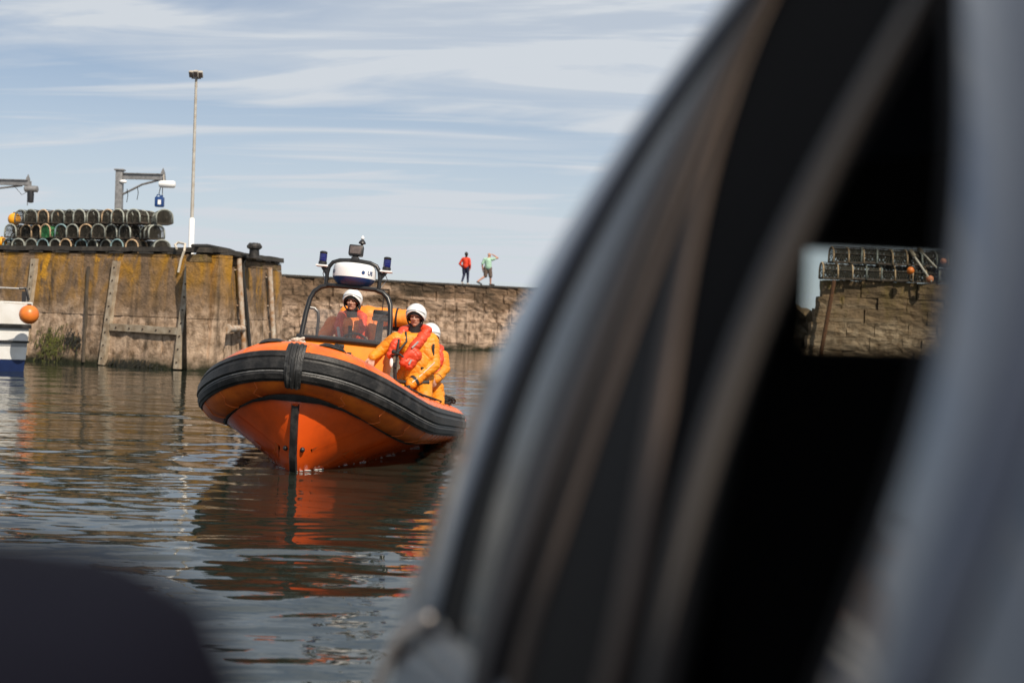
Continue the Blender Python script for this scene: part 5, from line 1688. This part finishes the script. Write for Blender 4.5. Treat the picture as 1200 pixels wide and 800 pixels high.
pr += hand_prims(B(.21, .10, .87), V((0, .1, -1)), V((-1, 0, 0)), 0, .4, side=1) + hand_prims(B(-.19, .07, .92), V((.3, .1, -1)), V((1, 0, 0)), 0, .5, side=-1)
for x, y1, y2, zz in ((-.09, -.04, -.22, .10), (.09, .06, .14, .06)):
    pr += [('c', B(x, 0, .90), .11, B(x, y1 + .06, .50), .075, 5), ('c', B(x, y1 + .06, .50), .072, B(x, y2, zz + .05), .05, 5), ('c', B(x, y2 - .03, zz), .045, B(x, y2 + .16, zz - .02), .042, 6)]
p1 = figure('person', pr, [M['skin'], M['skin_dark'], M['eye'], m_hair, m_red, m_jean, m_wh], .013, 2, F0, .006, (4, 5), seed=12)
tag(p1, 'walker in a red jacket and navy trousers seen from behind on the pier', 'person', 'walkers on the pier')
F0 = P(571, 334, 75.0)
F0.z = 3.40
sd = V((1, -.1, 0)).normalized(); d_ = V((.55, .83, 0)).normalized()
hp, Rm, hq = head_prims(B(.04, .03, 1.58), d_, V((0, 0, 1)))
pr = hp + [('c', B(.03, 0, 1.48), .06, B(0, 0, 1.40), .075, 0)]
pr += [('c', B(-.17, 0, 1.36), .09, B(.17, 0, 1.38), .09, 3), ('c', B(0, 0, 1.28), .18, B(0.02, 0, .98), .185, 3),
       ('c', B(-.20, 0, 1.34), .078, B(-.27, -.03, 1.14), .07, 3), ('c', B(-.26, -.03, 1.16), .05, B(-.30, 0, 1.04), .046, 0), ('c', B(-.30, 0, 1.04), .045, B(-.30, .06, .82), .036, 0),
       ('c', B(.22, 0, 1.37), .08, B(.36, .0, 1.42), .068, 3), ('c', B(.34, 0, 1.42), .05, B(.50, .02, 1.46), .046, 0), ('c', B(.50, .02, 1.46), .045, B(.20, .08, 1.62), .034, 0)]
pr += hand_prims(B(.20, .08, 1.62), V((-1, .2, .3)), V((0, .3, -1)), 0, .3, side=1) + hand_prims(B(-.30, .06, .81), V((0, .1, -1)), V((1, 0, 0)), 0, .4, side=-1)
for x, kx, ax_, ay, zz in ((-.10, -.13, -.42, -.14, .16), (.10, .13, .10, .12, .06)):
    pr += [('c', B(x, 0, .92), .125, B(kx, .04, .50), .105, 4), ('c', B(kx, .04, .50), .06, B(ax_, ay, zz + .04), .045, 0), ('c', B(ax_ - .02, ay - .03, zz), .045, B(ax_ + .14, ay + .08, zz - .02 if ax_ > 0 else zz - .10), .043, 5)]
p2 = figure('person', pr, [M['skin'], M['skin_dark'], M['eye'], m_green, m_short, m_sh], .013, 2, F0, .006, (3, 4), seed=14)
tag(p2, 'bald walker in a pale green shirt and brown shorts shading his eyes on the pier', 'person', 'walkers on the pier')

# ------------------------------------------------------------------ parked car beside the photographer
PSI = R(-13.5)
CA = V((math.sin(PSI), math.cos(PSI), 0))      # towards the tailgate
CL = V((math.cos(PSI), -math.sin(PSI), 0))     # across the car
GZ = 0.452
DC = 1.13                                      # middle of the car across
def cpt(s_, d, zr): return V((0, 0, 1.8)) + CA * s_ + CL * d + V((0, 0, zr))
def D(s_, zr):
    t = min(1.45, max(0.0, (zr + .33) / .70))
    return .27 + .27 * t ** 1.4 + .05 * max(0, s_ - 1.2) ** 2
def unproj(px, py, inset=0.0):
    d = ray(px, py); a, l_, z = d.dot(CA), d.dot(CL), d.z
    lo, hi = .05, 6.0
    for _ in range(50):
        t = (lo + hi) / 2
        if l_ * t < D(a * t, z * t) + inset: lo = t
        else: hi = t
    return a * t, l_ * t, z * t
car = empty('car', V((0, 0, GZ)) + CA * -.4 + CL * DC)
tag(car, 'dark blue grey estate car parked close to the camera with its rear door window open', 'car')
M['paint'] = mat('blue_grey_metallic_paint', (0.036, 0.044, 0.068), 0.34, 0.3, var=0.05, vscale=3, coat=0.7)
M['car_black'] = mat('black_window_rubber', (0.005, 0.005, 0.0055), 0.8, spec=.02)
M['car_trim'] = mat('warm_lit_seal', (0.072, 0.055, 0.046), 0.55, var=.15, vscale=5, spec=.08)  # warm light reflecting off the seals is put into their brown-grey colour
M['car_trim_dark'] = mat('charcoal_trim', (0.009, 0.0082, 0.0085), 0.6, spec=.05)
M['car_chrome'] = mat('satin_grey_trim', (0.046, 0.041, 0.039), 0.5, spec=.10)
M['cabin'] = mat('black_cabin_plastic', (0.006, 0.006, 0.006), 0.8, spec=.15)
M['cabin_cloth'] = mat('charcoal_seat_cloth', (0.008, 0.008, 0.009), 0.95, spec=.1)
M['car_glass'] = glass_mat('quarter_glass', (.10, .105, .12), 1.6, refl=.75, rough=.24)
M['car_glass_clear'] = glass_mat('tinted_glass', (.80, .83, .82), 1.45)
YS = [-160, -80, 0, 100, 200, 300, 440, 560, 700, 800, 900]
def curve(vals):
    """photo x at y = 0,100,200,300,440,560,700,800 -> x at each of YS"""
    y0 = [0, 100, 200, 300, 440, 560, 700, 800]
    out = []
    for y in YS:
        if y < 0: out.append(vals[0] + (vals[0] - vals[1]) * (-y) / 100 * .9)
        elif y > 800: out.append(vals[-1] + (vals[-1] - vals[-2]) * (y - 800) / 100)
        else: out.append(float(np.interp(y, y0, vals)))
    return out
CB = [curve(v) for v in (
    [850, 775, 700, 640, 573, 525, 480, 472], [880, 800, 714, 668, 612, 562, 507, 497], [886, 811, 726, 690, 638, 590, 541, 530],
    [891, 822, 750, 714, 664, 620, 560, 548], [899, 836, 778, 742, 693, 650, 588, 572], [903, 841, 793, 762, 713, 666, 617, 595],
    [908, 850, 807, 777, 729, 680, 634, 612], [911, 855, 814, 795, 777, 752, 718, 696], [913, 858, 820, 811, 798, 772, 739, 716],
    [1066, 1009, 940, 895, 848, 804, 768, 749], [1086, 1030, 961, 916, 869, 825, 788, 769], [1092, 1038, 970, 922, 880, 850, 810, 785])]
def refine(c):
    """smooth polyline with more points"""
    ys = np.arange(-160, 901, 26.5)
    p = np.polyfit((np.array(YS) - 370) / 530.0, c, 4)
    return list(zip(np.polyval(p, (ys - 370) / 530.0), ys))
CR = [refine(c) for c in CB]
def strip(ca, cb, name, m, inset, thick, dome=0.0, n=6, wrap=0.0):
    rows = []
    for (xa, y), (xb, _) in zip(ca, cb):
        row = []
        for k in range(n + 1):
            f = k / n
            s_, d, z = unproj(xa + (xb - xa) * f, y, inset - dome * math.sin(math.pi * f))
            row.append(cpt(s_, d, z))
        row = [row[0] + CL * thick] + row + [row[-1] + CL * thick]
        rows.append(row)
    mb = MB(); mb.grid(rows, closed=True)
    for r_ in (rows[0], rows[-1]): mb.add(r_, [tuple(range(len(r_)))])
    return child_world(mb, name, m, car, angle=55)
strip(CR[0], CR[1], 'rear_pillar', M['paint'], 0.0, .06, dome=.006)
strip(CR[1], CR[2], 'window_seal', M['car_trim_dark'], .004, .04)
strip(CR[2], CR[3], 'quarter_window', M['car_glass'], .005, .006, n=8)
strip(CR[3], CR[4], 'window_surround', mat('grey_window_surround', (.040, .037, .039), .5, spec=.10), -.002, .05, dome=.004)
strip(CR[4], CR[5], 'door_gap', M['car_black'], .006, .03)
strip(CR[5], CR[6], 'door_seal', M['car_trim'], .004, .02, dome=.003)
strip(CR[6], CR[7], 'door_frame', M['car_trim_dark'], .006, .02)
strip(CR[7], CR[8], 'door_seal', M['car_trim'], .005, .02, dome=.003)
strip(CR[8], CR[9], 'door_frame', M['car_black'], .008, .02)
strip(CR[9], CR[10], 'window_channel', M['car_chrome'], .004, .012, dome=.004)
strip(CR[10], CR[11], 'pillar_lining', M['cabin'], .014, .006)
# dark lining behind the whole rear side
cback = [[cpt(*unproj(xa + (xb - xa) * f, y, .075)) for f in np.linspace(.04, 1, 6)] for (xa, y), (xb, _) in zip(CR[2], CR[10])]
mb = MB(); mb.grid(cback); child_world(mb, 'pillar_lining', M['cabin'], car)
# middle pillar nearest the camera
PL_ = [1105, 1106, 1107, 1106, 1072, 1038, 992, 955]
c0 = refine(curve(PL_)); c1 = refine(curve([x + 22 for x in PL_])); c2 = refine(curve([x + 150 for x in PL_])); c3 = refine(curve([x + 165 for x in PL_])); c4 = refine(curve([x + 420 for x in PL_]))
strip(c0, c1, 'door_seal', M['car_trim_dark'], .012, .05)
strip(c1, c2, 'middle_pillar', M['paint'], -.002, .06, dome=.010, n=8)
strip(c2, c3, 'door_gap', M['car_black'], .02, .05)
strip(c3, c4, 'front_door_frame', M['paint'], -.002, .06, dome=.006)
# tailgate: lower panel, glass and header between the two rear pillars
edge = sorted([unproj(x + 3, y) for x, y in CR[0]], key=lambda q: q[2])
ez = [e[2] for e in edge]
def eat(z): return float(np.interp(z, ez, [e[0] for e in edge])), float(np.interp(z, ez, [e[1] for e in edge]))
def tg(z, v, out=0.0):
    s_, d = eat(z); dd = d + .012 + (2 * DC - 2 * d - .024) * v
    rnd = min(1, v / .06, (1 - v) / .06)
    return cpt(s_ - .01 + .03 * math.sin(math.pi / 2 * rnd) + .10 * math.sin(math.pi * v) + out, dd, z)
vv = [0, .01, .025, .045, .07, .1, .2, .35, .5, .65, .8, .9, .93, .955, .975, .99, 1]
zlow = np.linspace(max(ez[0], -.48), -.14, 9)
def sheet(zs, vs, out, thick, name, m):
    mb = MB(); fr_ = [[tg(z, v, out) for v in vs] for z in zs]; bk = [[tg(z, v, out - thick) for v in vs] for z in zs]
    mb.grid(fr_); mb.grid(bk, flip=True)
    for a, b in ((fr_[0], bk[0]), (fr_[-1], bk[-1]), ([r_[0] for r_ in fr_], [r_[0] for r_ in bk]), ([r_[-1] for r_ in fr_], [r_[-1] for r_ in bk])): mb.grid([a, b])
    return child_world(mb, name, m, car, angle=50)
tail = sheet(zlow, vv, 0, .03, 'tailgate', M['paint'])
sheet(np.linspace(.135, min(.36, ez[-1]), 6), vv, 0, .03, 'tailgate_header', M['paint'])
sheet(np.linspace(-.137, .132, 5), vv[:6], 0, .03, 'tailgate_post', M['paint'])
sheet(np.linspace(-.137, .132, 5), vv[-6:], 0, .03, 'tailgate_post', M['paint'])
sheet(np.linspace(-.137, .132, 5), [.102, .2, .35, .5, .65, .8, .898], -.004, .006, 'rear_window', M['car_glass_clear'])
# pale wrap-round lamp lens at the bottom corner of the tailgate
lp = [(503, 722), (486, 732), (470, 742), (460, 760), (448, 790), (430, 840), (422, 890)]
mb = MB(); pts = [cpt(*unproj(x, y, -.018)) for x, y in lp]; mb.tube(pts, [.003, .005, .007, .008, .007, .006, .005], 10)
child_world(mb, 'tail_lamp', mat('pale_lamp_lens', (.62, .56, .52), .25, var=.1), car)
# roof
mb = MB(); rows = []
for s_ in np.linspace(-1.35, eat(.34)[0] + .02, 12):
    row = []
    for v in np.linspace(0, 1, 15):
        d0 = D(0, .33); row.append(cpt(s_, d0 + (2 * DC - 2 * d0) * v, .335 + .07 * math.sin(math.pi * v) ** .7 - .05 * max(0, -s_ - .7) ** 2))
    rows.append(row)
mb.grid(rows); mb.grid([[p - V((0, 0, .03)) for p in r_] for r_ in rows], flip=True)
for a in (rows[0], rows[-1], [r_[0] for r_ in rows], [r_[-1] for r_ in rows]): mb.grid([a, [p - V((0, 0, .03)) for p in a]])
roof = child_world(mb, 'roof', M['paint'], car, angle=50)
mb = MB(); mb.grid([[p - V((0, 0, .05)) for p in r_] for r_ in rows]); child_world(mb, 'headlining', M['cabin'], car)
# lower sides, both, with doors
def side(s0, s1, name, mirror):
    prof_ = [(.285, -.29), (.268, -.33), (.25, -.50), (.245, -.70), (.265, -.95), (.31, -1.06)]
    rows = []
    for s_ in np.linspace(s0, s1, 9):
        nar = .05 * max(0, s_ - 1.2) ** 2 + .10 * max(0, -1.5 - s_) ** 2
        rows.append([cpt(s_, (2 * DC - (d + nar)) if mirror else d + nar, z) for d, z in prof_] + [cpt(s_, (2 * DC - (d + nar + .06)) if mirror else d + nar + .06, z) for d, z in prof_[::-1]])
    mb = MB(); mb.grid(rows, closed=True)
    for r_ in (rows[0], rows[-1]): mb.add(r_, [tuple(range(len(r_)))])
    return child_world(mb, name, M['paint'], car, angle=45)
for mir in (False, True):
    side(1.02, 1.66, 'rear_wing', mir)
    for a, b in ((0.06, 1.013), (-1.02, .053)):
        dr = side(a, b, 'door', mir)
    side(-2.55, -1.03, 'front_wing', mir)
    sg = -1 if not mir else 1
    for s_ in (.10, -.95):
        mb = MB(); dd = .245 if not mir else 2 * DC - .245
        mb.tube([cpt(s_ + .12, dd, -.42), cpt(s_ + .14, dd - .035 * (1 if not mir else -1), -.42), cpt(s_ + .3, dd - .035 * (1 if not mir else -1), -.42), cpt(s_ + .32, dd, -.42)], .014, 8)
        child_world(mb, 'door_handle', M['paint'], car)
# far side windows and pillars, front screen
mb = MB()
for a in (-1.15, -.10, .66, 1.2):
    pass
for (sa, sb, nm, m_) in ((-1.0, -.06, 'door_window', 'car_glass_clear'), (-.06, .10, 'middle_pillar', 'paint'), (.10, .85, 'door_window', 'car_glass'), (.85, 1.0, 'rear_pillar', 'paint'), (1.0, 1.40, 'quarter_window', 'car_glass'), (1.40, 1.62, 'rear_pillar', 'paint')):
    rows = []
    for s_ in np.linspace(sa + .004, sb - .004, 4):
        rows.append([cpt(min(s_, eat(z)[0]), 2 * DC - D(s_, z), z) for z in np.linspace(-.30, .335, 7)])
    mb = MB(); mb.grid(rows); bk = [[p - CL * .03 for p in r_] for r_ in rows]; mb.grid(bk, flip=True)
    for a, b in ((rows[0], bk[0]), (rows[-1], bk[-1])): mb.grid([a, b])
    child_world(mb, nm, M[m_], car)
mb = MB(); rows = [[cpt(-1.30 - .75 * t - .12 * math.sin(math.pi * v), (.50 - .16 * t) + (2 * DC - 2 * (.50 - .16 * t)) * v, .31 - .60 * t) for v in np.linspace(0, 1, 11)] for t in np.linspace(0, 1, 6)]
mb.grid(rows); child_world(mb, 'windscreen', M['car_glass_clear'], car)
for e in (0, -1):
    mb = MB(); mb.tube([r_[e] for r_ in rows], .04, 8); child_world(mb, 'front_pillar', M['paint'], car)
mb = MB(); rows = [[cpt(-2.0 - 1.05 * t, (.30 + .12 * t * t) + (2 * DC - 2 * (.30 + .12 * t * t)) * v, -.28 - .10 * t - .06 * t ** 4 + .05 * math.sin(math.pi * v)) for v in np.linspace(0, 1, 11)] for t in np.linspace(0, 1, 8)]
mb.grid(rows); mb.grid([[p - V((0, 0, .02)) for p in r_] for r_ in rows], flip=True); child_world(mb, 'bonnet', M['paint'], car)
mb = MB(); rows = [[cpt(-3.06 + .05 * abs(z + .7), (.42 + 0 * z) + (2 * DC - .84) * v, z) + CA * (-.16 * math.sin(math.pi * v) ** .6) for v in np.linspace(0, 1, 13)] for z in (-.43, -.55, -.7, -.85, -1.02)]
mb.grid(rows); child_world(mb, 'front_bumper', M['paint'], car)
for d in (.52, 2 * DC - .52):
    mb = MB(); mb.ball(cpt(-3.05, d, -.52), (.16, .12, .08), 14, 8); child_world(mb, 'headlight', mat('headlight_glass', (.5, .52, .55), .15), car)
mb = MB(); rows = [[cpt(1.74 + .03 * math.sin(math.pi * (z + 1.05) / .4) + .10 * math.sin(math.pi * v), .31 + (2 * DC - .62) * v, z) for v in np.linspace(0, 1, 13)] for z in (-.66, -.75, -.9, -1.05)]
mb.grid(rows); child_world(mb, 'rear_bumper', M['car_trim_dark'], car)
sheet(np.linspace(-.66, -.483, 3), vv, 0, .03, 'tailgate', M['paint']) if False else None
# wheels
for s_ in (1.05, -2.05):
    for mir in (0, 1):
        c = cpt(s_, .37 if not mir else 2 * DC - .37, GZ + .32 - 1.8)
        rt = CL.to_track_quat('Z', 'Y').to_matrix()
        mb = MB(); mb.lathe([(.19, -.10), (.29, -.105), (.318, -.08), (.322, 0), (.318, .08), (.29, .105), (.19, .10)], n=28, rot=rt, c=c)
        wh = child_world(mb, 'wheel', M['car_black'], car)
        mb = MB(); mb.lathe([(.195, -.085), (.20, -.09), (.19, -.05), (.05, -.06), (.03, -.085), (.01, -.085)], n=20, rot=rt, c=c)
        for k in range(5):
            q = k * 1.2566
            mb.box(c + rt @ V((.115 * math.cos(q), .115 * math.sin(q), -.075 if not mir else .075)), (.15, .045, .02), rt @ Matrix.Rotation(q, 3, 'Z'))
        rim = mb.build('rim', M['steel'], wh); rim.matrix_parent_inverse = Matrix.Identity(4)
# cabin: floor, seats, head restraints, trim above the rear window
mb = MB(); mb.add([cpt(a, b, -.95) for a, b in ((-2.0, .33), (1.7, .33), (1.7, 2 * DC - .33), (-2.0, 2 * DC - .33))], [(0, 1, 2, 3)]); child_world(mb, 'floor_pan', M['cabin'], car)
def crot(): return Matrix((CL, CA, V((0, 0, 1)))).transposed()
mb = MB(); mb.box(cpt(1.26, DC, -.45), (1.30, .16, .86), crot() @ Matrix.Rotation(R(-4), 3, 'X'), bev=.04)
mb.box(cpt(.82, DC, -.72), (1.40, .5, .2), crot(), bev=.05)
rs = child_world(mb, 'rear_seat', M['cabin_cloth'], car)
mb = MB(); mb.box(cpt(1.30, .530, .03), (.135, .09, .16), crot(), bev=.03); mb.box(cpt(1.30, .53, -.07), (.03, .03, .12), crot())
child_world(mb, 'head_restraint', M['cabin_cloth'], car)
mb = MB(); mb.box(cpt(1.30, 1.72, .05), (.26, .10, .16), crot(), bev=.03); child_world(mb, 'head_restraint', M['cabin_cloth'], car)
mb = MB(); mb.box(cpt(1.50, DC, .17), (1.08, .10, .16), crot(), bev=.02); child_world(mb, 'tailgate_lining', M['cabin'], car)
mb = MB(); mb.box(cpt(1.45, DC, -.20), (1.36, .5, .03), crot()); child_world(mb, 'parcel_shelf', M['cabin'], car)
for d in (.66, 1.60):
    mb = MB(); mb.box(cpt(-.02, d + .06, -.45), (.50, .14, .70), crot() @ Matrix.Rotation(R(-8), 3, 'X'), bev=.05); mb.box(cpt(-.35, d, -.72), (.50, .5, .2), crot(), bev=.05); mb.box(cpt(.04, d + .06, .02), (.26, .09, .17), crot(), bev=.03)
    child_world(mb, 'front_seat', M['cabin_cloth'], car)
mb = MB(); mb.box(cpt(-1.45, DC, -.38), (1.42, .45, .26), crot(), bev=.06); child_world(mb, 'dashboard', M['cabin'], car)
mb = MB(); mb.tube([cpt(-1.05, 1.55, -.25) + crot() @ Matrix.Rotation(R(25), 3, 'X') @ V((.18 * math.cos(a), 0, .18 * math.sin(a))) for a in np.linspace(0, 6.283, 25)[:-1]], .017, 8, closed=True); child_world(mb, 'steering_wheel', M['cabin'], car)

# ------------------------------------------------------------------ dark bin close to the camera at the lower left
bn = empty('wheelie_bin', (-.402, .37, GZ + .016)); tag(bn, 'black plastic wheelie bin with rounded lid close to the camera at the lower left', 'bin')
mb = MB(); mb.box((0, 0, .58), (.56, .40, 1.02), taper=(1.06, 1.02), bev=.04); mb.build('body', M['black_plastic'], bn)
M['bin_lid'] = mat('black_bin_lid', (0.0045, 0.0045, 0.009), 0.8, var=.15, vscale=8, spec=.05)
mb = MB(); rows = []
for z, sx_, sy_ in ((1.095, .315, .218), (1.13, .322, .222), (1.195, .318, .219), (1.225, .306, .21), (1.24, .285, .195), (1.246, .24, .16)):
    row = []
    for j in range(32):
        q = 2 * math.pi * j / 32; e = 5
        row.append(V((sx_ * math.copysign(abs(math.cos(q)) ** (2 / e), math.cos(q)), sy_ * math.copysign(abs(math.sin(q)) ** (2 / e), math.sin(q)), z)))
    rows.append(row)
mb.grid(rows, closed=True); mb.add(rows[-1], [tuple(range(32))]); mb.add(rows[0], [tuple(range(32))[::-1]])
mb.build('lid', M['bin_lid'], bn, angle=60)
for x in (-.2, .2):
    mb = MB(); mb.tube([(x - .03, -.2, .1), (x + .03, -.2, .1)], .10, 18); mb.build('wheel', M['rubber'], bn)
mb = MB(); mb.tube([(-.24, -.22, 1.04), (-.24, -.27, 1.06), (.24, -.27, 1.06), (.24, -.22, 1.04)], .015, 8); mb.build('handle', M['black_plastic'], bn)
